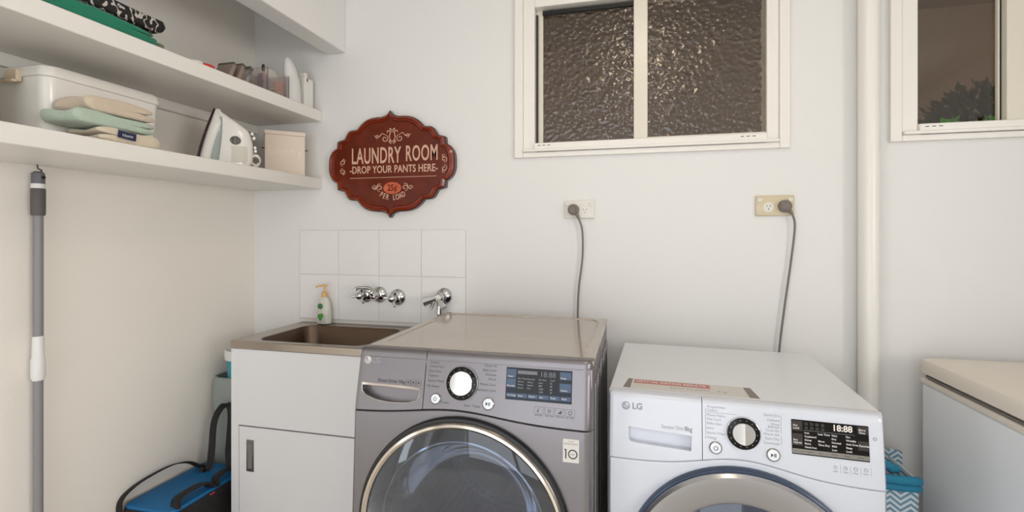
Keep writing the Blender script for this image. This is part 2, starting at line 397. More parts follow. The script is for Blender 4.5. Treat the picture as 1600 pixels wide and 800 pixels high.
def window(n, x0, z0, glassmats, mull, label=None):
    """x0,z0 outer lower-left corner of the architrave; 1.04 wide"""
    x1 = x0+1.04; z1 = 2.285; y = YB
    root = bpy.data.objects.new('window_%d' % n, None); COL.objects.link(root); root['kind'] = 'structure'; root.location = (x0, y, z0)
    a = MB(); wd = 0.036
    for q in ((x0, x0+wd, z0, z1), (x1-wd, x1, z0, z1), (x0+wd, x1-wd, z0, z0+wd*0.62), (x0+wd, x1-wd, z1-wd*0.62, z1)): a.box(q[0], q[1], y-0.016, y+0.004, q[2], q[3])
    part('architrave', a, 'trim', root, bevel=0.003)
    f = MB(); iz = z0+0.066; iz1 = 2.172
    f.box(x0+wd, x0+0.085, y-0.010, y+0.075, z0+0.022, 2.262); f.box(x1-0.078, x1-wd, y-0.010, y+0.075, z0+0.022, 2.262)
    f.box(x0+0.085, x1-0.078, y-0.022, y+0.075, z0+0.022, z0+0.058); f.box(x0+0.085, x1-0.078, y-0.010, y+0.075, iz1+0.02, 2.262)
    f.box(x0+wd+0.001, x1-wd-0.001, y-0.028, y-0.010, z0+0.022, z0+0.034)
    part('frame', f, 'trim', root, bevel=0.003)
    v = MB()
    for k in range(3):
        for bx in (x0+0.10, x1-0.17): v.box(bx+k*0.020, bx+k*0.020+0.012, y-0.0224, y-0.019, z0+0.046, z0+0.0485)
    part('drain_slot', v, 'dark', root)
    # sliding sash (left) further back, fixed sash (right)
    s = MB(); ya, yb = y+0.022, y+0.044
    gx0, gx1 = (x0+0.114, mull[0]) if n == 1 else (x0+0.071, mull[0]-0.012)
    s.box(x0+0.085, gx0, ya+0.008, yb, iz-0.01, iz1+0.02) if n == 1 else s.box(x0+0.058, gx0, ya-0.010, yb, iz-0.01, iz1+0.02)
    s.box(gx0, mull[0], ya, yb, iz-0.01, iz); s.box(gx0, mull[0], ya+0.01, yb, iz1, iz1+0.012)
    part('sliding_sash', s, 'sash', root, bevel=0.002)
    c = MB(); c.box(mull[0], mull[1], y-0.006, y+0.044, z0+0.058, iz1+0.02)
    part('mullion', c, 'sash', root, bevel=0.003)
    t = MB(); t.box(mull[1], x1-0.078, y+0.000, y+0.022, z0+0.058, iz); t.box(mull[1], x1-0.078, y+0.000, y+0.022, iz1+0.006, iz1+0.02)
    part('fixed_sash', t, 'sash', root, bevel=0.002)
    part('pane', MB().box(gx0, mull[0]+0.002, y+0.030, y+0.034, iz, iz1), glassmats[0], root, smooth=False)
    part('pane', MB().box(mull[1]-0.002, x1-0.078, y+0.010, y+0.014, iz, iz1+0.006), glassmats[1], root, smooth=False)
    if n == 2:
        part('seal', MB().box(gx1, gx1+0.006, y+0.018, y+0.03, iz, iz1), 'sash', root); part('gap', MB().box(gx1+0.006, mull[0], y+0.02, y+0.03, iz, iz1), 'black', root)
    else:
        part('gap', MB().box(x0+0.085, x0+0.094, y+0.020, y+0.028, iz, iz1), 'dark', root)
        part('gap', MB().box(gx0, mull[0], y+0.015, y+0.029, iz1-0.004, iz1+0.012), 'black', root)  # black strip stands in for the shadow line over the left pane
window(1, -0.481, 1.570, ('hammered', 'hammered'), (0.002, 0.055))
window(2, 0.876, 1.576, ('clear', 'clear'), (1.218, 1.268))

# the porch beyond the windows
struct('wall_porch', MB().box(-3, 5, 4.2, 4.3, 0, 3.2), 'porch')
struct('floor_porch', MB().box(-3, 5, 2.1, 4.3, -0.1, 0), 'porchf')
struct('ceiling_porch', MB().box(-3, 5, 2.1, 4.3, 2.9, 3.0), 'porch')

# ------------------------------------------------------------------ splashback tiles
tb = MB(); P = 0.2055; x0 = -1.521
for i in range(4):
    for j in range(3):
        z1 = 1.271-j*P; z0 = max(z1-P+0.002, 0.856)
        if z1 - z0 < 0.01: continue
        tb.box(x0+i*P+0.001, x0+(i+1)*P-0.001, YB-0.007, YB-0.0005, z0, z1)
t = thing('tiled_splashback', 'white square tiles on the wall behind the laundry sink', 'tiles', (x0+2*P, YB, 0.86))
part('tile_field', tb, 'tile', t, bevel=0.0012)
part('grout', MB().box(x0, x0+4*P, YB-0.0045, YB-0.0002, 0.856, 1.271), 'grout', t)

# ------------------------------------------------------------------ shelves
def shelf(z0, z1, label):
    t = thing('wall_shelf', label, 'shelf', (XL, 0.7, z0), group='white shelves on the left wall')
    part('board', MB().box(XL+0.0005, -1.407, -0.45, YB-0.0005, z0, z1), 'shelf', t, bevel=0.003)
    part('cleat', MB().box(XL+0.0005, XL+0.02, -0.45, YB-0.001, z0-0.045, z0), 'shelf', t, bevel=0.002)
    part('cleat', MB().box(XL+0.02, -1.47, YB-0.02, YB-0.0005, z0-0.03, z0), 'shelf', t, bevel=0.002)
SZ1, SZ2 = 1.512, 1.826
def shelf_lo():
    t = thing('wall_shelf', 'lower white wall shelf carrying towels, iron and cream box', 'shelf', (XL, 0.7, 1.46))
    part('board', MB().box(XL+0.0005, -1.407, -0.45, YB-0.0005, 1.462, SZ1), 'shelf', t, bevel=0.003)
shelf_lo()
t = thing('wall_shelf', 'upper white wall shelf carrying folded green clothes and toiletries', 'shelf', (XL, 0.7, 1.775))
part('board', MB().box(XL+0.0005, -1.407, -0.45, YB-0.0005, 1.775, SZ2), 'shelf', t, bevel=0.003)
part('cleat', MB().box(XL+0.0005, XL+0.022, -0.45, YB-0.001, 1.735, 1.775), 'shelf', t, bevel=0.002)

# ------------------------------------------------------------------ drain pipe
p = MB(); p.tube([(0.800, 1.962, 0.0), (0.800, 1.962, 2.449)], 0.032, 28)
solo('vertical_pipe', p, 'trim', 'white painted vertical pipe on the wall between the two windows', 'pipe', (0.800, 1.962, 0))

# ------------------------------------------------------------------ laundry trough cabinet + sink
cx0, cx1, cy0, cy1 = -1.50, -0.93, 1.567, 1.985
t = thing('sink_cabinet', 'white laundry cabinet with one door under the steel sink', 'cabinet', ((cx0+cx1)/2, (cy0+cy1)/2, 0))
c = MB()
c.box(cx0, cx0+0.016, cy0+0.02, cy1, 0, 0.815); c.box(cx1-0.016, cx1, cy0+0.02, cy1, 0, 0.815); c.box(cx0, cx1, cy1-0.012, cy1, 0.0, 0.815)
c.box(cx0, cx0+0.034, cy0, cy0+0.02, 0.0, 0.815); c.box(cx0+0.034, cx1, cy0, cy0+0.02, 0.524, 0.815); c.box(cx0+0.016, cx1-0.016, cy0+0.02, cy1-0.012, 0.05, 0.066)
part('body', c, 'cab', t, bevel=0.0015)
d = part('door', MB().box(cx0+0.037, cx1-0.004, cy0-0.001, cy0+0.017, 0.07, 0.519), 'cab', t, bevel=0.002)
h = MB(); hx, hz = -1.411, 0.412
h.box(hx-0.0165, hx+0.0165, cy0-0.0035, cy0-0.001, hz-0.060, hz+0.060)
hp = part('handle', h, 'satin', d, bevel=0.001, label='recessed metal pull')
part('recess', MB().box(hx-0.010, hx+0.010, cy0-0.0042, cy0-0.0034, hz-0.048, hz+0.046), 'plastic', d)
# sink top with bowl
t = thing('laundry_sink', 'stainless steel laundry trough with deep brown-grey bowl set on the white cabinet', 'sink', ((cx0+cx1)/2, (cy0+cy1)/2, 0.815))
sx0, sx1, sy0, sy1, sz = -1.502, -0.925, 1.562, 1.992, 0.845
ocx, ocy = (sx0+sx1)/2, (sy0+sy1)/2
bx0, bx1, by0, by1 = -1.425, -0.965, 1.615, 1.935; bcx, bcy = (bx0+bx1)/2, (by0+by1)/2
def rr3(cx, cy, hx, hy, r, z): return [(cx+px, cy+py, z) for px, py in rrect(hx, hy, r, 6)]
ho, hy_ = (sx1-sx0)/2, (sy1-sy0)/2; bo, byh = (bx1-bx0)/2, (by1-by0)/2
s = MB(); s.loft([rr3(ocx, ocy, ho-0.002, hy_-0.002, 0.006, 0.8155), rr3(ocx, ocy, ho, hy_, 0.008, 0.818), rr3(ocx, ocy, ho, hy_, 0.008, sz-0.002), rr3(ocx, ocy, ho-0.003, hy_-0.003, 0.008, sz+0.001),
    rr3(ocx, ocy, ho-0.014, hy_-0.014, 0.01, sz-0.001), rr3(bcx, bcy, bo+0.012, byh+0.012, 0.055, sz-0.002), rr3(bcx, bcy, bo+0.004, byh+0.004, 0.05, sz-0.004)], cap=False)
part('rim', s, 'steel', t)
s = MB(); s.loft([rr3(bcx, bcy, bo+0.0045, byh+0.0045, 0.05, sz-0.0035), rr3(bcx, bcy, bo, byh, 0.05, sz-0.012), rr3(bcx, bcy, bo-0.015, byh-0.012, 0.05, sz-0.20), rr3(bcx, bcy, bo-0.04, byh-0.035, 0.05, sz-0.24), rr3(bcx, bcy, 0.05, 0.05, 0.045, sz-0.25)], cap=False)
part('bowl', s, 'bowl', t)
dr = MB(); dr.lathe([(0.072, 0), (0.068, 0.004), (0.03, 0.0), (0.002, -0.002)], 32, T(bcx, bcy, sz-0.2515))
part('drain', dr, 'chrome', t)

# ------------------------------------------------------------------ soap bottle
t = thing('soap_bottle', 'clear pump soap bottle with orange top on the back rim of the sink', 'soap bottle', (-1.368, 1.963, sz))
bt = MB(); prof = [(0.028, 0), (0.031, 0.003), (0.031, 0.05), (0.028, 0.085), (0.022, 0.108), (0.011, 0.120), (0.010, 0.128)]
rings = [[(-1.368+r*1.12*math.cos(2*PI*k/28), 1.963+r*0.72*math.sin(2*PI*k/28), sz+0.0012+z) for k in range(28)] for r, z in prof]
bt.loft(rings); part('bottle', bt, 'soap', t)
pm = MB(); pm.lathe([(0.013, 0.122), (0.013, 0.142), (0.008, 0.146), (0.004, 0.148), (0.004, 0.168), (0.012, 0.170), (0.012, 0.178), (0.004, 0.180)], 20, T(-1.368, 1.963, sz)); pm.tube([(-1.368, 1.963, sz+0.174), (-1.39, 1.945, sz+0.173), (-1.396, 1.94, sz+0.166)], 0.004, 8)
part('pump', pm, 'soapor', t)
a = MB(); a.lathe([(0.013, 0), (0.0125, 0.001), (0.001, 0.0011)], 20, T(-1.374, 1.9405, sz+0.082)@RX(PI/2)); part('label', a, 'leafg2', t)
a = MB()
for k in range(3): a.lathe([(0.008, 0), (0.0078, 0.001), (0.001, 0.0012)], 14, T(-1.372+(-0.006, 0.006, 0.0)[k], 1.9390, sz+0.034+(0.003, 0.006, -0.006)[k])@RX(PI/2)@Matrix.Diagonal((1, 1.4, 1, 1)))
part('label', a, 'leafg', t)

# ------------------------------------------------------------------ taps
def flange(x, z, r=0.030): return MB().lathe([(r, 0), (r, 0.004), (r*0.92, 0.010), (r*0.6, 0.018), (r*0.45, 0.022)], 32, T(x, 1.9925, z)@RX(PI/2))
def handle_tap(x, z, label, rot):
    t = thing('wall_tap', label, 'tap', (x, YB-0.008, z), group=None)
    part('flange', flange(x, z, 0.037), 'chrome', t)
    s = MB(); s.lathe([(0.014, 0.018), (0.014, 0.045), (0.017, 0.047), (0.017, 0.062), (0.012, 0.070), (0.004, 0.073)], 24, T(x, 1.9925, z)@RX(PI/2)); part('spindle', s, 'chrome', t)
    h = MB()
    for k in range(3):
        a = rot+k*2*PI/3
        h.tube([(x+0.012*math.cos(a), 1.938, z+0.012*math.sin(a)), (x+0.036*math.cos(a), 1.932, z+0.036*math.sin(a)), (x+0.040*math.cos(a), 1.931, z+0.040*math.sin(a))], [0.005, 0.006, 0.002], 10)
    part('handle', h, 'chrome', t)
handle_tap(-1.172, 0.981, 'chrome three-armed wall tap left of the spout over the sink', math.radians(65))
handle_tap(-1.015, 0.973, 'chrome three-armed wall tap right of the spout over the sink', math.radians(175))
t = thing('tap_spout', 'chrome wall spout turned sideways between the two sink taps', 'spout', (-1.110, YB-0.008, 0.983))
part('flange', flange(-1.106, 0.982, 0.037), 'chrome', t)
s = MB(); s.tube(spline([(-1.106, 1.985, 0.982), (-1.106, 1.94, 0.984), (-1.108, 1.925, 0.996), (-1.112, 1.935, 1.010), (-1.13, 1.935, 1.017), (-1.16, 1.93, 1.018), (-1.182, 1.928, 1.015), (-1.188, 1.926, 1.006)]), 0.0075, 14); part('arm', s, 'chrome', t)
s = MB(); s.lathe([(0.016, 0.02), (0.017, 0.03), (0.017, 0.055), (0.012, 0.062), (0.003, 0.064)], 24, T(-1.106, 1.9925, 0.982)@RX(PI/2)); part('nut', s, 'chrome', t)
# washing machine stop tap with hose
t = thing('machine_tap', 'chrome stop tap on the wall just behind the silver washing machine', 'tap', (-0.815, YB-0.008, 0.975))
part('flange', flange(-0.795, 0.985, 0.036), 'chrome', t)
s = MB(); s.lathe([(0.016, 0.018), (0.017, 0.05), (0.020, 0.052), (0.020, 0.068), (0.014, 0.074)], 24, T(-0.795, 1.9925, 0.985)@RX(PI/2)); s.tube([(-0.795, 1.945, 0.985), (-0.797, 1.943, 0.94), (-0.797, 1.943, 0.915)], [0.014, 0.014, 0.017], 16)
part('body', s, 'chrome', t)
h = MB(); h.tube([(-0.80, 1.93, 0.985), (-0.84, 1.92, 0.972), (-0.858, 1.915, 0.966)], [0.010, 0.019, 0.021], 8); h.tube([(-0.80, 1.93, 0.985), (-0.782, 1.918, 0.962), (-0.765, 1.91, 0.945)], [0.008, 0.013, 0.013], 8)
h.tube([(-0.81, 1.925, 0.975), (-0.825, 1.92, 0.945), (-0.828, 1.915, 0.935)], [0.006, 0.007, 0.005], 8)
part('handle', h, 'chrome', t)
s = MB(); s.tube(spline([(-0.797, 1.943, 0.915), (-0.80, 1.945, 0.87), (-0.83, 1.95, 0.80), (-0.80, 1.95, 0.60)]), 0.011, 12); part('hose', s, 'plastic', t)

# ------------------------------------------------------------------ appliances
def panel_slab(x0, x1, zlo, zhi, yf, th=0.032, n=48, rt=0.012, rl=0.0, rr=0.0):
    """curved front panel; zlo/zhi functions of x; yf function of z gives the front surface"""
    rings = []
    xs = []
    for i in range(n+1): xs.append(x0+(x1-x0)*i/n)
    # add rounded outer ends
    for x in xs:
        dl = min(1, (x-x0)/rl) if rl else 1; drr = min(1, (x1-x)/rr) if rr else 1
        back = ((1-math.sqrt(max(0, 1-(1-dl)**2)))*rl if rl else 0)+((1-math.sqrt(max(0, 1-(1-drr)**2)))*rr if rr else 0)
        a, c = zlo(x), zhi(x); pts = []
        pts.append((x, yf(a)+th, a)); pts.append((x, yf(a)+0.003+back, a)); pts.append((x, yf(a+0.003)+back, a+0.003))
        m = 6
        for k in range(1, m): z = a+0.003+(c-rt-a-0.003)*k/m; pts.append((x, yf(z)+back, z))
        for k in range(6):
            an = PI/2*k/5; pts.append((x, yf(c-rt)+back+rt*(1-math.cos(an)), c-rt+rt*math.sin(an)))
        pts.append((x, yf(c-rt)+max(th, rt+0.01), c))
        rings.append(pts)
    return MB().loft(rings)
def appliance_panel(fn, lean):
    def MXp(x, z, out=0.0): return T(x, fn(z)-out, z)@RX(PI/2-lean)
    return MXp
def logo_lg(mx, r):   # round mark: ring, L and G strokes and dot
    m = MB(); m.lathe([(r, 0), (r, 0.0006), (r*0.97, 0.0008), (0.0001, 0.0008)], 32, mx); return m
def logo_marks(mx, r):
    m = MB(); z = 0.0012
    m.ribbon([(-r*0.1, r*0.52, z), (-r*0.1, -r*0.35, z), (r*0.22, -r*0.35, z)], (0.7, 0.7, 0), r*0.13, 0.0006, mx)
    m.ribbon([(r*0.70*math.cos(a), r*0.70*math.sin(a), z) for a in [math.radians(88+k*272/24) for k in range(25)]]+[(r*0.30, 0, z)], (0, 0, 1), 0.0006, r*0.12, mx)
    m.lathe([(r*0.13, 0.0006), (r*0.13, 0.0015), (0.0001, 0.0015)], 12, mx@T(-r*0.36, r*0.26, 0))
    return m

def knob(parent, MXp, x, z, rout, rcap, split, ringmat):
    k = MB(); k.lathe([(rout, 0), (rout, 0.004), (rout*0.98, 0.006), (rout*0.955, 0.0065), (rout*0.94, 0.005)], 48, MXp(x, z)); 
    kn = part('program_dial', k, 'chrome', parent, world=False)
    k = MB(); k.lathe([(rout*0.945, 0.0), (rout*0.945, 0.0058), (rcap*1.02, 0.0085), (rcap*1.0, 0.0075)], 48, MXp(x, z)); part('dial_ring', k, ringmat, kn, world=False)
    # cap: cylinder with a raised grip ridge, one face flatter than the other
    c0 = math.acos(0.1); R2 = rcap*0.95; n1 = 24; n2 = 24
    top = lambda sv: 0.0165-(0.08*max(0, sv-0.1*R2)+0.30*max(0, 0.1*R2-sv))
    angs = [-c0+2*c0*i/n1 for i in range(n1)]+[c0+(2*PI-2*c0)*i/n2 for i in range(n2)]
    pts = [(math.cos(a), math.sin(a)) for a in angs]
    rot = lambda x_, y_: (x_*math.cos(split)-y_*math.sin(split), x_*math.sin(split)+y_*math.cos(split))
    lo = [(*rot(rcap*x_, rcap*y_), 0.004) for x_, y_ in pts]; mi = [(*rot(rcap*x_, rcap*y_), top(R2*x_)-0.0018) for x_, y_ in pts]; hi = [(*rot(R2*x_, R2*y_), top(R2*x_)) for x_, y_ in pts]
    k = MB(); k.loft([lo, mi, hi], MXp(x, z), cap=False); b0 = 2*(n1+n2)
    k.f.append(tuple(b0+i for i in range(n1+1))); k.f.append(tuple(b0+(n1+i) % (n1+n2) for i in range(n2+1)))
    part('dial_cap', k, 'chrome', kn, world=False, smooth=False)
    dots = MB()
    for i in range(14):
        a = 2*PI*i/14; rr_ = rout*0.80; dots.lathe([(0.0011, 0.0070), (0.0011, 0.0078), (0.0001, 0.0078)], 8, MXp(x, z)@T(rr_*math.cos(a), rr_*math.sin(a), 0))
    part('dial_marks', dots, 'text_grey', kn, world=False)
def button(parent, MXp, x, z, r, sym, ring='satin'):
    k = MB(); k.lathe([(r, 0), (r, 0.003), (r*0.88, 0.0045), (r*0.84, 0.003)], 32, MXp(x, z)); bt = part('button_rim' , k, ring, parent, world=False)
    k = MB(); k.lathe([(r*0.85, 0), (r*0.85, 0.0035), (r*0.5, 0.0045), (0.0003, 0.0047)], 32, MXp(x, z)); part('button_cap', k, 'btn', bt, world=False)
    s = MB(); mx = MXp(x, z)@T(0, 0, 0.0050)
    if sym == 'power':
        s.ribbon([(r*0.32*math.cos(a), r*0.32*math.sin(a), 0) for a in [math.radians(125+k*290/20) for k in range(21)]], (0, 0, 1), 0.0005, r*0.09, mx); s.box(-r*0.04, r*0.04, 0.1*r, 0.42*r, -0.0002, 0.0003, mx)
    else:
        s.prism([(-r*0.38, -r*0.3), (-r*0.38, r*0.3), (0, 0)], -0.0002, 0.0003, mx)
        for q in (0.10, 0.28): s.box(r*q, r*(q+0.1), -r*0.28, r*0.28, -0.0002, 0.0003, mx)
    part('button_symbol', s, 'text_dark', bt, world=False)
def labels(parent, MXp, items, size, m, align):
    for s, x, z in items:
        part('print', text_mb(s, size, MXp(x, z, 0.0002), ext=0.0001, align=align), m, parent, world=False, smooth=False)

# ---- washing machine
WOX, WOY = -0.405, 1.185
t = thing('washing_machine', 'silver front-loading washing machine with big round glass door beside the sink', 'washing machine', (WOX, WOY, 0))
HW = 0.313
def wy(z):
    if z >= 0.80: return 0.005-(0.945-z)*0.226
    return -0.0278-(0.80-z)*0.05 if z > 0.3 else -0.0528
LEANW = math.atan(0.226)
WP = appliance_panel(wy, LEANW)
bd = MB(); bd.box(-HW+0.002, -HW+0.02, 0.0, 0.64, 0.02, 0.928); bd.box(HW-0.02, HW-0.002, 0.0, 0.64, 0.02, 0.928); bd.box(-HW+0.02, HW-0.02, 0.622, 0.64, 0.02, 0.928); bd.box(-HW+0.02, HW-0.02, 0.0, 0.622, 0.02, 0.04)
bd.box(-HW+0.02, HW-0.02, 0.0, 0.622, 0.905, 0.928)
body = part('body', bd, 'wsteel', t, world=False, bevel=0.004)
for y0, y1 in ((0.05, 0.085), (0.135, 0.20), (0.26, 0.32), (0.40, 0.46), (0.53, 0.585)): part('side_rib', MB().box(HW-0.004, HW+0.003, y0, y1, 0.06, 0.88), 'wsteel', t, world=False, bevel=0.003, seg=3)
tp = MB(); tp.box(-HW, HW, 0.016, 0.642, 0.929, 0.943)
part('top', tp, 'wtop', t, world=False, bevel=0.004, seg=3)
fr = MB(); rad = 0.0032; zt = 0.9428
fr.tube([(-HW+0.028, 0.10, zt), (-HW+0.028, 0.56, zt), (-HW+0.05, 0.605, zt), (HW-0.05, 0.605, zt), (HW-0.028, 0.56, zt), (HW-0.028, 0.10, zt)], rad, 10)
part('top_ridge', fr, 'wtop', t, world=False)
part('top_seam', MB().box(-HW+0.003, HW-0.003, 0.045, 0.0475, 0.9426, 0.9434), 'plastic', t, world=False)
seam = lambda x: 0.786 + 0.0215*math.exp(-((x+0.03)/0.16)**2)
XSPL = -0.1175
dp = panel_slab(-HW, XSPL-0.001, lambda x: seam(x)+0.0006, lambda x: 0.945, wy, rl=0.008, n=40)
cp = panel_slab(XSPL+0.001, HW, lambda x: seam(x)+0.0006, lambda x: 0.945, wy, rr=0.02, n=60)
dpo = part('detergent_drawer', dp, 'wsteel', t, world=False)
cpo = part('control_panel', cp, 'wsteel', t, world=False)
# crescent grip recess
def crescent(mx):
    poly = [(-0.082, 0.016), (0.080, 0.013), (0.080, -0.002), (0.074, -0.014), (0.05, -0.021), (0.0, -0.0235), (-0.04, -0.019), (-0.07, -0.009), (-0.081, 0.002)]
    return MB().prism(poly, -0.024, 0.02, mx)
cut(dpo, crescent(WP(-0.2115, 0.838)))
lip = MB(); lip.ribbon(spline([(-0.083, 0.018, 0), (0.0, 0.0175, 0), (0.082, 0.015, 0)], 6), (0, 1, 0), 0.006, 0.004, WP(-0.2115, 0.838, 0.0))
part('grip_lip', lip, 'wtop', dpo, world=False)
lip = MB(); lip.tube(spline([(-0.083, 0.016, 0), (-0.082, 0.001, 0), (-0.07, -0.010, 0), (-0.04, -0.0205, 0), (0.0, -0.0245, 0), (0.05, -0.022, 0), (0.075, -0.015, 0), (0.082, -0.002, 0), (0.082, 0.014, 0)], 4), 0.0012, 6, WP(-0.2115, 0.838, 0.0))
part('grip_edge', lip, 'wtop', dpo, world=False)
part('logo', logo_lg(WP(-0.286, 0.9148), 0.0100), 'text_light', dpo, world=False, label='pale round logo')
part('logo_mark', logo_marks(WP(-0.286, 0.9148), 0.0100), 'plastic', dpo, world=False)
part('print', text_mb('LG', 0.019, WP(-0.272, 0.9148, 0.0003), ext=0.0001, bold=0.0004), 'text_grey', dpo, world=False, smooth=False)
part('print', text_mb('Direct Drive 10kg', 0.0125, WP(-0.251, 0.8660, 0.0003), xs=0.86, ext=0.0001, bold=0.0002), 'text_dark', dpo, world=False, smooth=False)
ic = MB()
for k in range(3):
    mx = WP(-0.163+k*0.0145, 0.8665, 0.0003)
    for q in ((-0.0065, 0.0065, -0.0065, -0.0060), (-0.0065, 0.0065, 0.006, 0.0065), (-0.0065, -0.006, -0.0065, 0.0065), (0.006, 0.0065, -0.0065, 0.0065)): ic.box(q[0], q[1], q[2], q[3], 0, 0.0003, mx)
    ic.lathe([(0.0026, 0), (0.0026, 0.0004), (0.0001, 0.0004)], 10, mx@T(0, 0, 0))
part('icon', ic, 'text_dark', dpo, world=False)
labels(cpo, WP, [('Cotton', -0.106, 0.9195), ('Cotton Eco', -0.108, 0.9100), ('Easy Care', -0.1085, 0.8985), ('Hygiene', -0.109, 0.8875), ('Sports Wear', -0.109, 0.8750), ('My Steam', -0.110, 0.8620)], 0.0085, 'text_dark', 'LEFT')
labels(cpo, WP, [('Quick 30', 0.0725, 0.9200), ('Baby Care', 0.0725, 0.9095), ('Delicate', 0.0725, 0.8990), ('Wool', 0.0725, 0.8885), ('Mixed Care', 0.0725, 0.8755), ('Download Cycle', 0.074, 0.8620)], 0.0085, 'text_dark', 'RIGHT')
labels(cpo, WP, [('Power', -0.069, 0.8255)], 0.0085, 'text_dark', 'LEFT'); labels(cpo, WP, [('Start / Pause', 0.036, 0.8230)], 0.0085, 'text_dark', 'RIGHT')
knob(cpo, WP, -0.0150, 0.8740, 0.0430, 0.0300, PI, 'lcd')
button(cpo, WP, -0.0835, 0.8325, 0.0135, 'power'); button(cpo, WP, 0.0565, 0.8310, 0.0150, 'play')
# display 0.164 x 0.076
dx0, dx1, dz0, dz1 = 0.0990, 0.2625, 0.8455, 0.9205
mxd = WP(dx0, dz0, 0.0)
Wd, Hd = dx1-dx0, (dz1-dz0)*1.02
ds = part('display', MB().box(0, Wd, 0, Hd, -0.002, 0.0015, mxd), 'lcddark', cpo, world=False, bevel=0.0006)
part('screen', MB().box(0.027, 0.131, 0.0185, Hd-0.002, 0.001, 0.0019, mxd), 'lcd', ds, world=False)
bt = MB()
for x0_, x1_, a_, b_ in ((0.002, 0.025, 0.052, 0.0725), (0.002, 0.025, 0.029, 0.050), (0.134, 0.1615, 0.055, 0.0725), (0.134, 0.1615, 0.026, 0.046)): part('touch_key', MB().box(x0_, x1_, a_, b_, 0.001, 0.0021, mxd), 'lcdreflect', ds, world=False)
for k in range(6): part('touch_key', MB().box(0.003+k*0.0268, 0.003+k*0.0268+0.0245, 0.006, 0.0155, 0.001, 0.0021, mxd), 'lcdreflect', ds, world=False)
tx = [text_mb('18:88', 0.0175, mxd@T(0.0845, 0.0635, 0.0020), ext=0.0001, xs=1.02)]
part('digits', merge(tx), 'digitsd', ds, world=False, smooth=False)
part('progress_bar', MB().box(0.029, 0.078, 0.062, 0.070, 0.001, 0.0022, mxd), 'digitsd', ds, world=False)
tx = []
rows = [('Pre Wash', 'Normal', 'No Spin', 'Cold'), ('Rinse+', 'Heavy', 'Low', '30'), ('Medic', 'Speed', '800', '40'), ('Steam', 'Eco', '1000', '60'), ('', '', '1200', '95')]
for r_, row in enumerate(rows):
    for c_, s_ in enumerate(row):
        if s_: tx.append(text_mb(s_, 0.0058, mxd@T((0.030, 0.054, 0.082, 0.110)[c_], 0.0510-r_*0.0072, 0.0020), ext=0.0001))
part('screen_text', merge(tx), 'text_grey', ds, world=False, smooth=False)
tx = [text_mb(s_, 0.0055, mxd@T(0.0045+k*0.0268, 0.0105, 0.0022), ext=0.0001) for k, s_ in enumerate(('Pre Wash', 'Rinse', 'Option', 'Spin', 'Temp', 'Wash'))]
tx += [text_mb(s_, 0.0058, mxd@T(px, pz, 0.0022), ext=0.0001) for s_, px, pz in (('Delay', 0.136, 0.058), ('Option', 0.136, 0.030), ('Medic', 0.004, 0.055), ('Favorite', 0.003, 0.033))]
for q in tx: part('key_text', q, 'text_light', ds, world=False, smooth=False)
ic = MB(); icl = []
for k in range(4):
    mx = WP(0.184+k*0.0252, 0.8265-k*0.0002, 0.0003)
    for q in ((-0.011, 0.011, -0.008, -0.0076), (-0.011, 0.011, 0.0076, 0.008), (-0.011, -0.0106, -0.008, 0.008), (0.0106, 0.011, -0.008, 0.008)): ic.box(q[0], q[1], q[2], q[3], 0, 0.0003, mx)
    if k == 3: ic.lathe([(0.0048, 0), (0.0048, 0.0004), (0.0036, 0.0004), (0.0036, 0)], 16, mx, closed=True)
    if k == 2: ic.prism([(-0.005, -0.004), (0.005, -0.004), (0.005, 0.005)], 0, 0.0004, mx)
    if k == 0: ic.prism([(-0.005, -0.004), (-0.001, -0.004), (-0.001, 0.005)], 0, 0.0004, mx)
    if k == 1: ic.lathe([(0.0042, 0), (0.0042, 0.0004), (0.0028, 0.0004), (0.0028, 0)], 5, mx, closed=True)
    icl.append(text_mb(('Add Item', 'Tub Clean', 'Child Lock', 'Air Clean')[k], 0.0052, WP(0.174+k*0.0252, 0.8155, 0.0003), ext=0.0001))
part('icon', ic, 'text_dark', cpo, world=False); part('print', merge(icl), 'text_dark', cpo, world=False, smooth=False)
# lower front
fp = panel_slab(-HW, HW, lambda x: 0.03, lambda x: seam(x)-0.0006, wy, rt=0.003, rl=0.008, rr=0.02, n=80)
fpo = part('front_panel', fp, 'wsteel', t, world=False)
DC = (-0.008, 0.521)
LW2 = math.atan(0.05)
MD = T(DC[0], wy(DC[1]), DC[1])@RX(PI/2-LW2)
cut(fpo, MB().lathe([(0.262, -0.08), (0.262, 0.08)], 64, MD))
dk = part('door', MB().lathe([(0.2755, -0.002), (0.2755, 0.010), (0.273, 0.014), (0.266, 0.015), (0.262, 0.010), (0.262, -0.002)], 96, MD, closed=True), 'black', t, world=False)
part('door_ring', MB().lathe([(0.266, 0.008), (0.2665, 0.018), (0.262, 0.025), (0.256, 0.026), (0.2505, 0.021), (0.250, 0.010)], 96, MD, closed=True), 'wring', dk, world=False)
part('door_glass', MB().lathe([(0.2503, 0.015), (0.23, 0.0185), (0.18, 0.023), (0.10, 0.027), (0.03, 0.0285), (0.0005, 0.0285)], 96, MD), 'doorglass', dk, world=False)
part('door_frame', MB().lathe([(0.2505, 0.012), (0.2505, -0.03), (0.205, -0.03), (0.203, -0.012), (0.207, -0.006), (0.214, -0.004)], 96, MD, closed=True), 'lcddark', dk, world=False)
part('inner_ring', MB().lathe([(0.2145, -0.004), (0.2145, 0.0), (0.210, 0.001), (0.2095, -0.004)], 96, MD, closed=True), 'chrome', dk, world=False)
part('door_bowl', MB().lathe([(0.205, -0.012), (0.195, -0.03), (0.17, -0.08), (0.15, -0.115), (0.12, -0.13), (0.06, -0.137), (0.0005, -0.138)], 72, MD), 'bowlglass', dk, world=False)
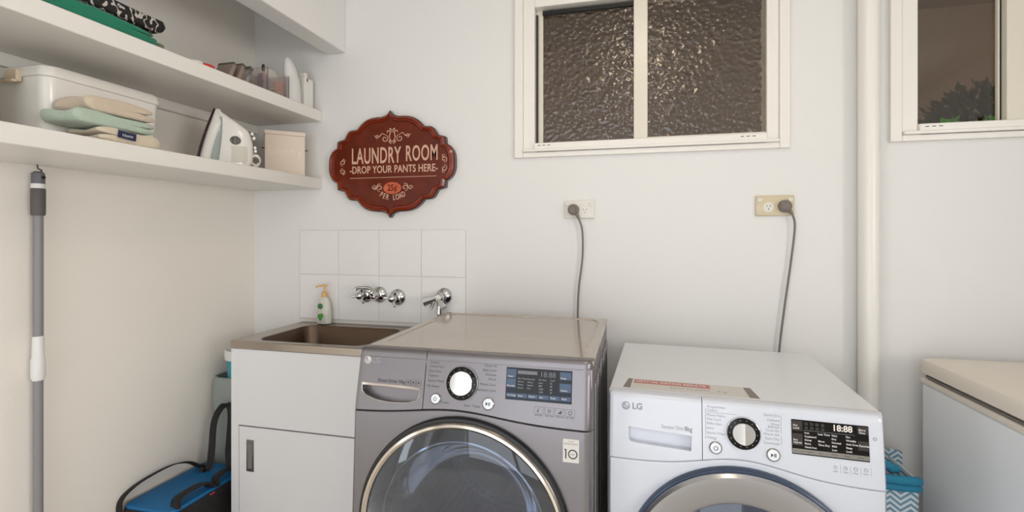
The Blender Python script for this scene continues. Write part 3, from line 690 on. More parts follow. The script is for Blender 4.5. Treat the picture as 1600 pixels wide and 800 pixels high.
# boot gasket and drum
part('gasket', MB().lathe([(0.262, -0.032), (0.262, -0.05), (0.225, -0.075), (0.215, -0.11), (0.222, -0.11), (0.232, -0.08), (0.268, -0.05), (0.268, -0.032)], 72, MD, closed=True), 'plastic', t, world=False)
MDR = T(DC[0], 0.0, DC[1])@RX(PI/2)
drum = part('drum', MB().lathe([(0.225, -0.08), (0.255, -0.11), (0.258, -0.14), (0.258, -0.52), (0.235, -0.545), (0.23, -0.55), (0.262, -0.525), (0.262, -0.14), (0.258, -0.108), (0.227, -0.078)], 96, MDR, closed=True), 'holes', t, world=False)
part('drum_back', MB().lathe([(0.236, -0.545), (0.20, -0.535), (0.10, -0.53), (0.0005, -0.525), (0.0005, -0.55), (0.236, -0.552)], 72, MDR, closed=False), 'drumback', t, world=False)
for k in range(3):
    a = math.radians(62+120*k); bf = MB()
    mx = MDR@RZ(a)
    rings = []
    for i in range(9):
        zz = -0.13-0.36*i/8; hgt = 0.055*math.sin(PI*min(1, (i+0.6)/9))**0.5; sh = 0.02*math.sin(i*1.3)
        rings.append([(0.262, -0.045+sh, zz), (0.262-hgt*0.6, -0.02+sh, zz), (0.262-hgt, sh, zz), (0.262-hgt*0.6, 0.02+sh, zz), (0.262, 0.045+sh, zz)])
    bf.loft(rings, mx); part('drum_paddle', bf, 'wdrum', t, world=False)
sp = MB()
for k in range(6):
    a = k*PI/3+0.3; sp.tube([(0.03*math.cos(a), 0.03*math.sin(a), -0.524), (0.19*math.cos(a), 0.19*math.sin(a), -0.536)], [0.012, 0.018], 10, MDR)
sp.lathe([(0.05, -0.528), (0.045, -0.515), (0.0005, -0.51)], 32, MDR)
part('drum_back_ribs', sp, 'wdrum', t, world=False)
# sticker 10
W2P = appliance_panel(wy, LW2)
stx, stz = 0.2625, 0.7405
sk = part('sticker', MB().box(-0.0190, 0.0190, -0.0270, 0.0270, 0, 0.0006, W2P(stx, stz)), 'stickb', t, world=False)
s10 = MB(); mx = W2P(stx, stz, 0.0006)
s10.lathe([(0.0112, 0), (0.0112, 0.0003), (0.0084, 0.0003), (0.0084, 0)], 32, mx@T(0.0045, -0.0075, 0), closed=True); s10.box(-0.0135, -0.0105, -0.0185, 0.0035, 0, 0.0003, mx); s10.box(-0.0155, -0.0105, 0.0012, 0.0035, 0, 0.0003, mx)
part('print', s10, 'text_dark', sk, world=False)
for s_, sz_, px_, pz_ in (('Direct Drive', 0.0062, 0, 0.0160), ('year', 0.0055, 0.0045, -0.0075), ('Inverter', 0.004, 0, 0.0215)): part('print', text_mb(s_, sz_, mx@T(px_, pz_, 0), ext=0.0001, align='CENTER'), 'text_dark', sk, world=False, smooth=False)
for sx_ in (-1, 1):
    for yy in (0.06, 0.58): part('foot', MB().lathe([(0.022, 0), (0.022, 0.012), (0.012, 0.014), (0.012, 0.025)], 16, T(sx_*(HW-0.05), yy, 0)), 'black', t, world=False)

# ---- dryer
DRZ = math.radians(-3)
t = thing('clothes_dryer', 'white front-loading clothes dryer with brushed round door right of the washer', 'dryer', (0.255, 1.556, 0), DRZ)
DH = 0.302
def dy(z):
    if z >= 0.70: return -0.294-(0.85-z)*0.12
    return -0.312-(0.70-z)*0.03
LD = math.atan(0.12); DP = appliance_panel(dy, LD); LD2 = math.atan(0.03); DP2 = appliance_panel(dy, LD2)
bd = MB(); x_ = DH-0.004
bd.box(-x_, -x_+0.018, -0.29, 0.29, 0.02, 0.832); bd.box(x_-0.018, x_, -0.29, 0.29, 0.02, 0.832); bd.box(-x_+0.018, x_-0.018, 0.272, 0.29, 0.02, 0.832); bd.box(-x_+0.018, x_-0.018, -0.28, 0.272, 0.02, 0.04)
part('body', bd, 'dwhite', t, world=False, bevel=0.004)
part('top', MB().box(-DH+0.001, DH-0.001, -0.2665, 0.293, 0.833, 0.8500), 'dtop', t, world=False, bevel=0.0015, seg=2)
dseam = lambda x: 0.689 + 0.030*math.exp(-((x-0.01)/0.13)**2)
DSP = -0.0775
dpo = part('water_drawer', panel_slab(-DH, DSP-0.0008, lambda x: dseam(x)+0.0004, lambda x: 0.850, dy, rl=0.012, n=40, rt=0.014), 'dwhite', t, world=False)
cpo = part('control_panel', panel_slab(DSP+0.0008, DH, lambda x: dseam(x)+0.0004, lambda x: 0.850, dy, rr=0.016, n=60, rt=0.014), 'dwhite', t, world=False)
gc = (-0.1755, 0.7480)
poly = [(-0.075, 0.021), (0.074, 0.0145), (0.073, -0.0215), (-0.055, -0.0165), (-0.070, -0.0145), (-0.0745, -0.009)]
cut(dpo, MB().prism(poly, -0.020, 0.02, DP(gc[0], gc[1])))
part('logo', MB().lathe([(0.0098, 0), (0.0098, 0.0005), (0.0080, 0.0005), (0.0080, 0)], 32, DP(-0.2575, 0.8185), closed=True), 'text_grey', dpo, world=False)
part('logo_mark', logo_marks(DP(-0.2575, 0.8185), 0.0095), 'text_grey', dpo, world=False)
part('print', text_mb('LG', 0.021, DP(-0.2425, 0.8185, 0.0003), ext=0.0001, bold=0.0006), 'text_grey', dpo, world=False, smooth=False)
part('print', text_mb('Sensor Dry', 0.0125, DP(-0.1715, 0.7770, 0.0003), xs=0.88, ext=0.0001), 'text_grey', dpo, world=False, smooth=False)
part('print', text_mb('8kg', 0.0150, DP(-0.1180, 0.7770, 0.0003), xs=0.85, ext=0.0001, bold=0.0004), 'text_grey', dpo, world=False, smooth=False)
labels(cpo, DP, [('Programmes', -0.0665, 0.8350), ('Cotton', -0.0668, 0.8270), ('Mixed Fabric', -0.0670, 0.8155), ('Easy Care', -0.0672, 0.8065), ('Bulky Item', -0.0674, 0.7965), ('Jeans', -0.0675, 0.7860), ('Sports Wear', -0.0677, 0.7745), ('Allergy', -0.0678, 0.7640)], 0.0080, 'text_grey', 'LEFT')
labels(cpo, DP, [('Quick Dry', 0.0915, 0.8285), ('Delicate', 0.0912, 0.8175), ('Wool', 0.0908, 0.8085), ('Refresh', 0.0905, 0.8025), ('Cool Air', 0.0903, 0.7945), ('Warm Air', 0.0901, 0.7855), ('Rack Dry', 0.0898, 0.7760), ('Download', 0.0896, 0.7660)], 0.0080, 'text_grey', 'RIGHT')
fl = MB()
for x0_, z0_, x1_, z1_ in ((-0.070, 0.830, -0.070, 0.760), (-0.069, 0.8217, -0.03, 0.8217), (-0.045, 0.8217, 0.0, 0.8225), (0.094, 0.8300, 0.094, 0.7900), (0.094, 0.785, 0.094, 0.765)):
    fl.tube([tuple(DP(x0_, z0_, 0.0002).translation), tuple(DP(x1_, z1_, 0.0002).translation)], 0.00035, 5)
part('guide_line', fl, 'text_grey', cpo, world=False)
knob(cpo, DP, 0.0130, 0.7820, 0.0375, 0.0250, 0.0, 'lcd')
button(cpo, DP, -0.0478, 0.7420, 0.0142, 'power', 'satin'); button(cpo, DP, 0.0760, 0.7410, 0.0145, 'play', 'satin')
dx0, dz0 = 0.1150, 0.7488; Wd, Hd = 0.1525, 0.0765; mxd = DP(dx0, dz0)
ds = part('display', MB().box(0, Wd, 0, Hd, -0.002, 0.0014, mxd), 'lcd', cpo, world=False, bevel=0.0005)
bt = MB()
for x0_, x1_, a_, b_ in ((0.001, 0.022, 0.052, 0.074), (0.001, 0.022, 0.020, 0.046), (0.131, 0.151, 0.058, 0.0745), (0.131, 0.151, 0.023, 0.043)): part('touch_key', MB().box(x0_, x1_, a_, b_, 0.001, 0.0018, mxd), 'lcdbtn', ds, world=False)
part('key_strip', MB().box(0.001, 0.1515, 0.0025, 0.0125, 0.001, 0.0019, mxd), 'satin', ds, world=False)
part('digits', text_mb('18:88', 0.0190, mxd@T(0.0815, 0.0655, 0.0016), ext=0.0001, bold=0.0004, xs=0.95), 'digits', ds, world=False, smooth=False)
part('divider', MB().box(0.024, 0.125, 0.0540, 0.0545, 0.001, 0.0018, mxd), 'text_grey', ds, world=False)
tx = []
cols = [(0.026, ('Iron', 'Cupboard', 'Damp', 'Extra', 'Hand Iron')), (0.053, ('Less Time', '', 'More', 'Time Dry', '')), (0.080, ('Very', 'Dry', 'Normal', 'Mild', 'Low')), (0.108, ('Eco', 'Wrinkle', 'Anti Crease', 'Beep', 'Lock'))]
for px, rows in cols:
    for r_, s_ in enumerate(rows):
        if s_: tx.append(text_mb(s_, 0.0058, mxd@T(px, 0.0490-r_*0.0078, 0.0016), ext=0.0001, bold=0.0001))
for s_, px, pz in (('Dry', 0.003, 0.064), ('Level', 0.003, 0.058), ('Eco', 0.003, 0.032), ('Hybrid', 0.003, 0.026), ('More', 0.133, 0.067), ('Time', 0.133, 0.061), ('Favorite', 0.133, 0.033)): tx.append(text_mb(s_, 0.0060, mxd@T(px, pz, 0.0020), ext=0.0001, bold=0.0001))
part('screen_text', merge(tx), 'text_light', ds, world=False, smooth=False)
ic = MB()
for r_ in range(2):
    for k in range(4): ic.lathe([(0.0030, 0), (0.0030, 0.0004), (0.002, 0.0004), (0.002, 0)], 10, mxd@T(0.030+k*0.011, 0.069-r_*0.009, 0.0014), closed=True)
part('screen_icon', ic, 'compactd', ds, world=False)
part('key_text', merge([text_mb(s_, 0.0055, mxd@T(0.004+k*0.025, 0.0075, 0.0020), ext=0.0001) for k, s_ in enumerate(('Dry Level', 'Option', 'Eco', 'Time', 'Beep', 'Delay'))]), 'text_dark', ds, world=False, smooth=False)
ic = MB(); tx = []
for k in range(4):
    mx = DP(0.201+k*0.0195, 0.7300+k*0.0003, 0.0002); ic.lathe([(0.0042, 0), (0.0042, 0.0003), (0.003, 0.0003), (0.003, 0)], (4, 5, 12, 6)[k], mx, closed=True)
    tx.append(text_mb(('Lock', 'Light', 'Beep', 'Filter')[k], 0.0050, mx@T(0, -0.0085, 0), ext=0.0001, align='CENTER'))
    ic.box(0.0096, 0.0099, -0.012, 0.006, 0, 0.0003, mx)
ic.lathe([(0.0038, 0), (0.0038, 0.0003), (0.0026, 0.0003), (0.0026, 0)], 12, DP(0.279, 0.799, 0.0002), closed=True)
part('icon', ic, 'text_grey', cpo, world=False); part('print', merge(tx), 'text_grey', cpo, world=False, smooth=False)
fpo = part('front_panel', panel_slab(-DH, DH, lambda x: 0.03, lambda x: dseam(x)-0.0004, dy, rt=0.003, rl=0.012, rr=0.016, n=80), 'dwhite', t, world=False)
DC = (0.010, 0.438); MD = T(DC[0], dy(DC[1]), DC[1])@RX(PI/2-LD2)
cut(fpo, MB().lathe([(0.20, -0.08), (0.20, 0.08)], 64, MD))
dk = part('door', MB().lathe([(0.268, -0.002), (0.268, 0.012), (0.266, 0.018), (0.2625, 0.020), (0.260, 0.016), (0.19, 0.010), (0.19, -0.002)], 96, MD, closed=True), 'dgasket', t, world=False)
part('door_ring', MB().lathe([(0.2625, 0.016), (0.2615, 0.028), (0.255, 0.035), (0.205, 0.030), (0.190, 0.020), (0.188, 0.012)], 96, MD, closed=True), 'dring', dk, world=False)
part('door_glass', MB().lathe([(0.189, 0.014), (0.15, 0.022), (0.08, 0.028), (0.0005, 0.030)], 72, MD), 'doorglass', dk, world=False)
part('door_bowl', MB().lathe([(0.189, 0.008), (0.18, -0.03), (0.15, -0.08), (0.10, -0.10), (0.0005, -0.105)], 72, MD), 'bowlglass', dk, world=False)
part('drum', MB().lathe([(0.20, -0.02), (0.235, -0.05), (0.26, -0.07), (0.26, -0.50), (0.0005, -0.51)], 72, MD), 'wdrum', t, world=False)
# sticker on the dryer top
sk = part('sticker', MB().prism([(-0.269, -0.252), (0.060, -0.252), (0.050, -0.165), (-0.259, -0.165)], 0.8502, 0.8506), 'stickb', t, world=False)
part('sticker_bar', MB().prism([(-0.268, -0.250), (-0.250, -0.250), (-0.247, -0.167), (-0.259, -0.167)], 0.8504, 0.8508), 'stickd', sk, world=False)
part('sticker_bar', MB().prism([(0.036, -0.250), (0.059, -0.250), (0.049, -0.167), (0.032, -0.167)], 0.8504, 0.8508), 'stickd', sk, world=False)
part('sticker_band', MB().prism([(-0.243, -0.205), (-0.050, -0.205), (-0.050, -0.172), (-0.241, -0.172)], 0.8504, 0.8508), 'stickr', sk, world=False)
part('print', text_mb('OPTIMAL DRYING RESULTS', 0.022, T(-0.2385, -0.188, 0.8509), xs=0.66, ext=0.0001, bold=0.0004), 'text_light', sk, world=False, smooth=False)
part('print', text_mb('Sensor dry system', 0.013, T(-0.150, -0.222, 0.8508), ext=0.0001), 'text_grey', sk, world=False, smooth=False)
part('print', text_mb('8 kg', 0.013, T(-0.035, -0.222, 0.8508), ext=0.0001), 'text_grey', sk, world=False, smooth=False)
for sx_ in (-1, 1):
    for yy in (-0.24, 0.24): part('foot', MB().lathe([(0.022, 0), (0.022, 0.012), (0.012, 0.014), (0.012, 0.025)], 16, T(sx_*0.25, yy, 0)), 'black', t, world=False)

# ---- chest freezer
fx0, fx1, fy0, fy1 = 0.925, 1.52, 0.72, 1.905
t = thing('chest_freezer', 'white chest freezer with closed lid standing in the right corner', 'freezer', ((fx0+fx1)/2, (fy0+fy1)/2, 0))
fcx, fcy, fhx, fhy = (fx0+fx1)/2, (fy0+fy1)/2, (fx1-fx0)/2, (fy1-fy0)/2
part('cabinet', MB().loft([rr3(fcx, fcy, fhx-0.02, fhy-0.02, 0.02, 0.0), rr3(fcx, fcy, fhx-0.02, fhy-0.02, 0.02, 0.05), rr3(fcx, fcy, fhx, fhy, 0.022, 0.05), rr3(fcx, fcy, fhx, fhy, 0.022, 0.758), rr3(fcx, fcy, fhx-0.004, fhy-0.004, 0.020, 0.762)]), 'freezer', t)
part('top_rim', MB().loft([rr3(fcx, fcy, fhx-0.001, fhy-0.001, 0.02, 0.762), rr3(fcx, fcy, fhx+0.004, fhy+0.004, 0.022, 0.766), rr3(fcx, fcy, fhx+0.004, fhy+0.004, 0.022, 0.778), rr3(fcx, fcy, fhx, fhy, 0.02, 0.781)]), 'flid', t)
part('gasket', MB().loft([rr3(fcx, fcy, fhx-0.006, fhy-0.02, 0.018, 0.781), rr3(fcx, fcy, fhx-0.006, fhy-0.02, 0.018, 0.785), rr3(fcx, fcy, fhx-0.001, fhy-0.016, 0.018, 0.786), rr3(fcx, fcy, fhx-0.001, fhy-0.016, 0.018, 0.790), rr3(fcx, fcy, fhx-0.006, fhy-0.02, 0.018, 0.791), rr3(fcx, fcy, fhx-0.006, fhy-0.02, 0.018, 0.796)]), 'plastic', t)
part('lid', MB().loft([rr3(fcx, fcy, fhx-0.001, fhy-0.002, 0.02, 0.796), rr3(fcx, fcy, fhx+0.004, fhy+0.003, 0.022, 0.799), rr3(fcx, fcy, fhx+0.004, fhy+0.003, 0.022, 0.830), rr3(fcx, fcy, fhx-0.001, fhy-0.002, 0.02, 0.840), rr3(fcx, fcy, fhx-0.018, fhy-0.018, 0.02, 0.847), rr3(fcx, fcy, fhx-0.06, fhy-0.06, 0.02, 0.850)]), 'flid', t)

# ---- fabric hamper behind the dryer
t = thing('laundry_hamper', 'blue and white chevron fabric hamper behind the dryer beside the freezer', 'laundry hamper', (0.70, 1.82, 0))
hm = MB()
def hr(hx, hy, z, r=0.03): return rr3(0.714, 1.82, hx, hy, r, z)
hm.loft([hr(0.118, 0.10, 0.0), hr(0.124, 0.105, 0.25), hr(0.126, 0.11, 0.505), hr(0.122, 0.106, 0.505), hr(0.120, 0.10, 0.25), hr(0.11, 0.095, 0.01)])
hm.loft([[(x, 1.905+(0.012 if i else 0), z) for x, z in ((0.60, 0.44), (0.875, 0.44), (0.875, 0.525), (0.60, 0.535))] for i in range(2)])
part('body', hm, 'chevron', t)
c = MB()
for i, (z, o_, r_) in enumerate(((0.493, 0.004, 0.013), (0.515, 0.0, 0.013), (0.538, 0.02, 0.012))):
    xe = 0.832 if i < 2 else 0.785
    c.tube(spline([(0.62, 1.713+o_, z+0.002), (0.70, 1.708+o_, z+0.004), (0.755, 1.706+o_, z+0.010 if i == 2 else z), (xe-0.02, 1.710+o_, z-0.002), (xe, 1.722+o_, z-0.006)], 5), r_, 10)
part('rolled_rim', c, 'tealcloth', t)

# ------------------------------------------------------------------ power outlets and cords
def outlet(x0, x1, z0, z1, m, label, sockx, name='power_outlet'):
    t = thing(name, label, 'power outlet', ((x0+x1)/2, YB, z0), group=None)
    cx, cz = (x0+x1)/2, (z0+z1)/2; hx, hz = (x1-x0)/2, (z1-z0)/2
    mx = T(cx, YB-0.0003, cz)@RX(PI/2)
    part('plate', MB().loft([[(px, py, 0) for px, py in rrect(hx, hz, 0.003)], [(px, py, 0.008) for px, py in rrect(hx, hz, 0.003)], [(px, py, 0.010) for px, py in rrect(hx-0.002, hz-0.002, 0.003)]], mx), m, t)
    for k, sx in enumerate(sockx):
        so = part('socket', MB().lathe([(0.0185, 0.009), (0.0182, 0.0108), (0.001, 0.0108)], 28, mx@T(sx, -0.006, 0)), 'gpo', t)
        s = MB()
        for a, px, py in ((25, -0.006, 0.005), (-25, 0.006, 0.005), (0, 0, -0.007)): s.box(-0.001, 0.001, -0.0035, 0.0035, 0.0105, 0.0111, mx@T(sx+px, -0.006+py, 0)@RZ(math.radians(a)))
        part('pin_slot', s, 'dark', so)
        wx = (-0.047, 0.047)[k]; q = hx/0.06
        sw = part('switch', MB().box(-0.008, 0.008, -0.006, 0.006, 0.009, 0.0135, mx@T(wx*q, 0.022*hz/0.0365, 0)@RX(0.12)), 'gpo', t, bevel=0.001)
outlet(-0.271, -0.151, 1.3165, 1.3905, 'gpo', 'white double power outlet above the silver washing machine', (-0.030, 0.022))
outlet(0.444, 0.574, 1.3205, 1.3965, 'gpoc', 'cream double power outlet above the white dryer', (-0.022, 0.030))
def plugcord(px, pz, pts, label, name='power_lead'):
    t = thing(name, label, 'power cord', (px, YB-0.012, pz))
    part('plug', MB().lathe([(0.0225, 0.0), (0.0225, 0.012), (0.0205, 0.020), (0.014, 0.024), (0.012, 0.0225), (0.0005, 0.0225)], 28, T(px, YB-0.0125, pz)@RX(PI/2)), 'cord', t)
    q = [Vector(p) for p in pts]
    part('strain_relief', MB().tube([tuple(q[0]), tuple(q[0].lerp(q[1], 0.9))], [0.0085, 0.0048], 12), 'cord', t)
    part('cable', MB().tube(spline(pts, 8), 0.0038, 10), 'cord', t)
plugcord(-0.2345, 1.352, [(-0.224, 1.978, 1.340), (-0.213, 1.976, 1.315), (-0.199, 1.980, 1.268), (-0.198, 1.984, 1.165), (-0.213, 1.984, 1.035), (-0.217, 1.983, 0.914), (-0.21, 1.98, 0.80), (-0.22, 1.98, 0.6)], 'grey plug and cord hanging behind the silver washing machine')
plugcord(0.540, 1.3555, [(0.552, 1.978, 1.343), (0.563, 1.976, 1.325), (0.572, 1.980, 1.278), (0.560, 1.984, 1.149), (0.539, 1.984, 0.984), (0.521, 1.983, 0.819), (0.515, 1.98, 0.65)], 'grey plug and cord hanging behind the white dryer')

# ------------------------------------------------------------------ laundry room sign
qd = [(0, 1.0), (0.045, 0.925), (0.13, 0.885), (0.21, 0.885), (0.297, 0.873), (0.36, 0.85), (0.416, 0.816), (0.47, 0.762), (0.512, 0.703), (0.536, 0.672), (0.585, 0.668), (0.632, 0.662), (0.665, 0.645), (0.691, 0.614), (0.715, 0.56), (0.739, 0.504), (0.79, 0.485), (0.855, 0.462), (0.862, 0.40), (0.866, 0.334), (0.905, 0.312), (0.943, 0.272), (0.975, 0.21), (0.994, 0.136), (1.0, 0.06), (1.0, 0.0)]
full = [(x, y) for x, y in qd] + [(x, -y) for x, y in reversed(qd[:-1])] + [(-x, -y) for x, y in qd[1:]] + [(-x, y) for x, y in reversed(qd[1:-1])]
SX, SZ = 0.306, 0.238
outl = [(x*SX, y*SZ) for x, y in full]
def offs(pl, d):
    n = len(pl); out = []
    for i in range(n):
        p, a, c = Vector(pl[i]), Vector(pl[i-1]), Vector(pl[(i+1) % n])
        t1 = (p-a).normalized(); t2 = (c-p).normalized(); nn = Vector((t1.y, -t1.x))+Vector((t2.y, -t2.x))
        nn = nn.normalized() if nn.length > 1e-6 else Vector((t1.y, -t1.x))
        k = 1/max(0.55, nn.dot(Vector((t2.y, -t2.x))))
        out.append(tuple(p+nn*d*k))
    return out
SGX, SGZ = -1.046, 1.564
t = thing('wall_sign', 'dark red scalloped wooden sign reading LAUNDRY ROOM hung on the wall', 'sign', (SGX, YB, SGZ-SZ))
MS = T(SGX, YB-0.0125, SGZ)@RX(PI/2)
scl = lambda d: [(x*(1-d/SX), y*(1-d/SZ)) for x, y in outl]
o0, o1, o2, o3, o4 = outl, offs(outl, 0.004), scl(0.014), scl(0.018), scl(0.030)
r3 = lambda pl, h: [(x, y, h) for x, y in pl]
part('edge', MB().loft([r3(o0, -0.012), r3(o0, 0.013), r3(o1, 0.017), r3(o1, -0.012)], MS, closed=True), 'signedge', t)
part('rim', MB().loft([r3(o1, 0.0), r3(o1, 0.0182), r3(o2, 0.024), r3(o3, 0.019), r3(o3, 0.0)], MS, closed=True), 'signrim', t)
part('inner_rim', MB().loft([r3(o3, 0.0), r3(o3, 0.0185), r3(scl(0.024), 0.021), r3(o4, 0.012), r3(o4, 0.0)], MS, closed=True), 'signrim', t)
part('face', MB().loft([r3(o4, 0.001), r3(o4, 0.0125), [(x*0.9, y*0.9, 0.0125) for x, y in o4], [(x*0.01, y*0.01, 0.0125) for x, y in o4]], MS), 'signred', t, smooth=False)
FZ = 0.0127
def st(s, size, x, z, xs, bold=0.0006, sp=1.0): return text_mb(s, size, MS@T(x+0.012, z, FZ), xs=xs, ext=0.0006, align='CENTER', bold=bold, spacing=sp)
part('lettering', st('LAUNDRY', 0.100, -0.081, 0.036, 0.51, 0.0014, 1.06), 'signtext', t, smooth=False)
part('lettering', st('ROOM', 0.096, 0.140, 0.040, 0.51, 0.0012, 1.08), 'signtext', t, smooth=False)
part('lettering', st('-DROP YOUR PANTS HERE-', 0.046, 0.002, -0.024, 0.745, 0.0006, 1.02), 'signtext', t, smooth=False)
part('rule', MB().box(-0.198, 0.222, -0.0600, -0.0580, FZ-0.0002, FZ+0.0008, MS), 'signtext', t)
arc = []
for k, ch in enumerate('PER LOAD'):
    a = (k-3.5)*0.155; R = 0.105
    arc.append(text_mb(ch, 0.034, MS@T(0.012, -0.150+R, FZ)@RZ(a)@T(0, -R, 0), xs=0.66, ext=0.0006, align='CENTER', bold=0.0004))
part('lettering', merge(arc), 'signtext', t, smooth=False)
md = part('medallion', MB().lathe([(0.043, 0), (0.043, 0.003), (0.038, 0.0042), (0.036, 0.0032), (0.0005, 0.0035)], 40, MS@T(0.012, -0.107, FZ-0.001)@Matrix.Diagonal((1.0, 0.62, 1, 1))), 'signoval', t)
part('lettering', text_mb('25\u00a2', 0.040, MS@T(0.012, -0.107, FZ+0.0028), xs=0.8, ext=0.0005, align='CENTER', bold=0.0006), 'signred', md, smooth=False)
def scroll(pts, r=0.0022):
    m = MB(); p = spline([(x+0.012, z, FZ+0.0008) for x, z in pts], 6); m.tube(p, [r*(0.55+0.45*math.sin(PI*i/(len(p)-1))) for i in range(len(p))], 8, MS); return m
def spiral(cx, cz, r0, a0, turns, sgn, r=0.0020):
    n = int(16*turns); return scroll([(cx+r0*(1-0.78*i/n)*math.cos(a0+sgn*2*PI*turns*i/n), cz+r0*(1-0.78*i/n)*math.sin(a0+sgn*2*PI*turns*i/n)) for i in range(n+1)], r)
orn = []
for s_ in (-1, 1):
    # top ornament
    orn += [spiral(s_*0.036, 0.113, 0.017, PI/2 if s_ > 0 else PI/2, 1.3, s_), spiral(s_*0.072, 0.123, 0.010, -PI/2, 1.2, -s_*-1, 0.0016)]
    orn += [scroll([(s_*0.006, 0.100), (s_*0.014, 0.120), (s_*0.010, 0.140), (s_*0.022, 0.148), (s_*0.026, 0.138)]), scroll([(s_*0.036, 0.130), (s_*0.050, 0.136), (s_*0.062, 0.124), (s_*0.078, 0.122), (s_*0.088, 0.130)], 0.0018), scroll([(0, 0.140), (s_*0.008, 0.150), (s_*0.012, 0.158), (0, 0.150)], 0.0018)]
    orn += [scroll([(0, 0.098), (s_*0.010, 0.104), (s_*0.014, 0.098), (s_*0.004, 0.090)], 0.003)]
    # bottom ornament beside medallion
    orn += [spiral(s_*0.061, -0.106, 0.015, -PI/2, 1.2, s_), spiral(s_*0.088, -0.102, 0.010, PI, 1.2, s_, 0.0016), scroll([(s_*0.055, -0.088), (s_*0.070, -0.090), (s_*0.084, -0.112), (s_*0.100, -0.102)], 0.0018)]
    # side ornaments
    cx = s_*0.245
    orn += [spiral(cx, 0.012, 0.014, -PI/2, 1.25, s_), spiral(cx, -0.026, 0.014, PI/2, 1.25, -s_), spiral(cx-s_*0.004, 0.026, 0.008, 0, 1.0, s_, 0.0014), spiral(cx-s_*0.004, -0.038, 0.008, 0, 1.0, -s_, 0.0014)]
for q in orn: part('scroll', q, 'signtext', t)

# ------------------------------------------------------------------ things on the lower shelf
def folded(y0, y1, z0, layers, th, x0, x1, seed, first=1, nx=14, wob=0.004, round_out=0.0):
    """a cloth ribbon folded back and forth in the YZ plane, swept along X"""
    rnd = random.Random(seed); sp = th*1.02; path = []
    for L in range(layers):
        z = z0+th/2+L*sp; d = 1 if (L % 2 == 0) == (first > 0) else -1
        ya, yb = (y0, y1) if d > 0 else (y1, y0)
        if L > 0:
            c = ya; cz = z-sp/2
            for k in range(1, 6): a = -PI/2+PI*k/6; path.append((c+(-d)*math.cos(a)*sp*0.55, cz+math.sin(a)*sp/2))
        for k in range(7): path.append((ya+(yb-ya)*k/6, z))
    n = len(path); top, bot = [], []
    for i in range(n):
        a = Vector(path[max(i-1, 0)]); c = Vector(path[min(i+1, n-1)]); tt = (c-a).normalized(); nn = Vector((-tt.y, tt.x))
        h = th*0.49
        if i == 0 or i == n-1: h *= 0.6
        p = Vector(path[i]); top.append(p+nn*h); bot.append(p-nn*h)
    sec = top+bot[::-1]
    ph = [rnd.uniform(0, 6.28) for _ in range(6)]
    rings = []
    for j in range(nx+1):
        u = j/nx; x = x0+(x1-x0)*u
        e = 1-0.35*max(0, abs(2*u-1)-0.85)/0.15
        rings.append([(x, p.x+wob*math.sin(ph[0]+u*5+p.y*60), z0+(p.y-z0)*(0.93+0.07*e)+wob*0.7*math.sin(ph[1]+u*7+p.x*22)*((p.y-z0)/(layers*sp))+0.0015*math.sin(ph[2]+p.x*55+u*3)*((p.y-z0)/(layers*sp))) for p in sec])
    return MB().loft(rings)
TX0, TX1 = -1.545, -1.418
solo('folded_towel', folded(1.030, 1.195, SZ1+0.0005, 2, 0.0190, TX0, TX1, 3, first=1), 'cream', 'cream towel with navy label, lowest of the three folded towels', 'towel', (-1.48, 1.11, SZ1), group=None, sub=1)
towel_lo = bpy.context.scene.objects['folded_towel']
lb = MB(); lb.ribbon([(-1.4150, 1.078, SZ1+0.026), (-1.4145, 1.100, SZ1+0.0235), (-1.4145, 1.128, SZ1+0.022)], (0, 0, 1), 0.021, 0.003)
part('label', lb, 'navy', towel_lo)
tl = text_mb('Home', 0.012, T(-1.4128, 1.088, SZ1+0.0225)@RZ(PI/2)@RX(PI/2), ext=0.0002); part('print', tl, 'text_light', [c for c in towel_lo.children][0], smooth=False)
solo('folded_towel', folded(0.985, 1.197, SZ1+0.0400, 2, 0.0180, TX0, TX1, 5, first=-1), 'mint', 'pale mint towel, middle of the three folded towels', 'towel', (-1.48, 1.07, SZ1+0.037), sub=1)
solo('folded_towel', folded(1.020, 1.197, SZ1+0.0775, 2, 0.0205, TX0, TX1, 9, first=-1, wob=0.005), 'beige', 'thick beige towel, topmost of the three folded towels', 'towel', (-1.48, 1.07, SZ1+0.07), sub=1)

def tub(xa, xb, ya, yb, z0, h, label, clip_y):
    cx, cy, hx, hy = (xa+xb)/2, (ya+yb)/2, (xb-xa)/2, (yb-ya)/2
    t = thing('storage_tub', label, 'storage tub', (cx, cy, z0))
    R = lambda k, z, r=0.03: [(cx+px, cy+py, z0+z) for px, py in rrect(hx*k, hy-(hx-hx*k), r, 7)]
    part('box', MB().loft([R(0.86, 0.0005), R(0.89, 0.006), R(0.955, h*0.9), R(0.955, h-0.012), R(0.90, h-0.012), R(0.84, 0.01)]), 'tub', t)
    part('lid', MB().loft([R(0.955, h-0.016), R(1.0, h-0.014), R(1.0, h-0.002), R(0.985, h+0.002), R(0.97, h+0.012), R(0.93, h+0.016), R(0.90, h+0.013)]), 'tub', t)
    c = MB(); yc = clip_y
    c.box(cx-0.024, cx+0.024, yc-0.012, yc+0.002, z0+h-0.030, z0+h+0.004); c.box(cx-0.024, cx+0.024, yc-0.022, yc-0.008, z0+h-0.034, z0+h-0.026); 
    part('clip', c, 'tubc', t, bevel=0.003)
tub(-1.768, -1.552, 0.985, 1.335, SZ1, 0.190, 'white plastic storage tub with clipped lid behind the folded towels', 0.985)
tub(-1.768, -1.60, 0.52, 0.925, SZ1, 0.165, 'white storage tub at the left edge of the photo, mostly cut off', 0.520)

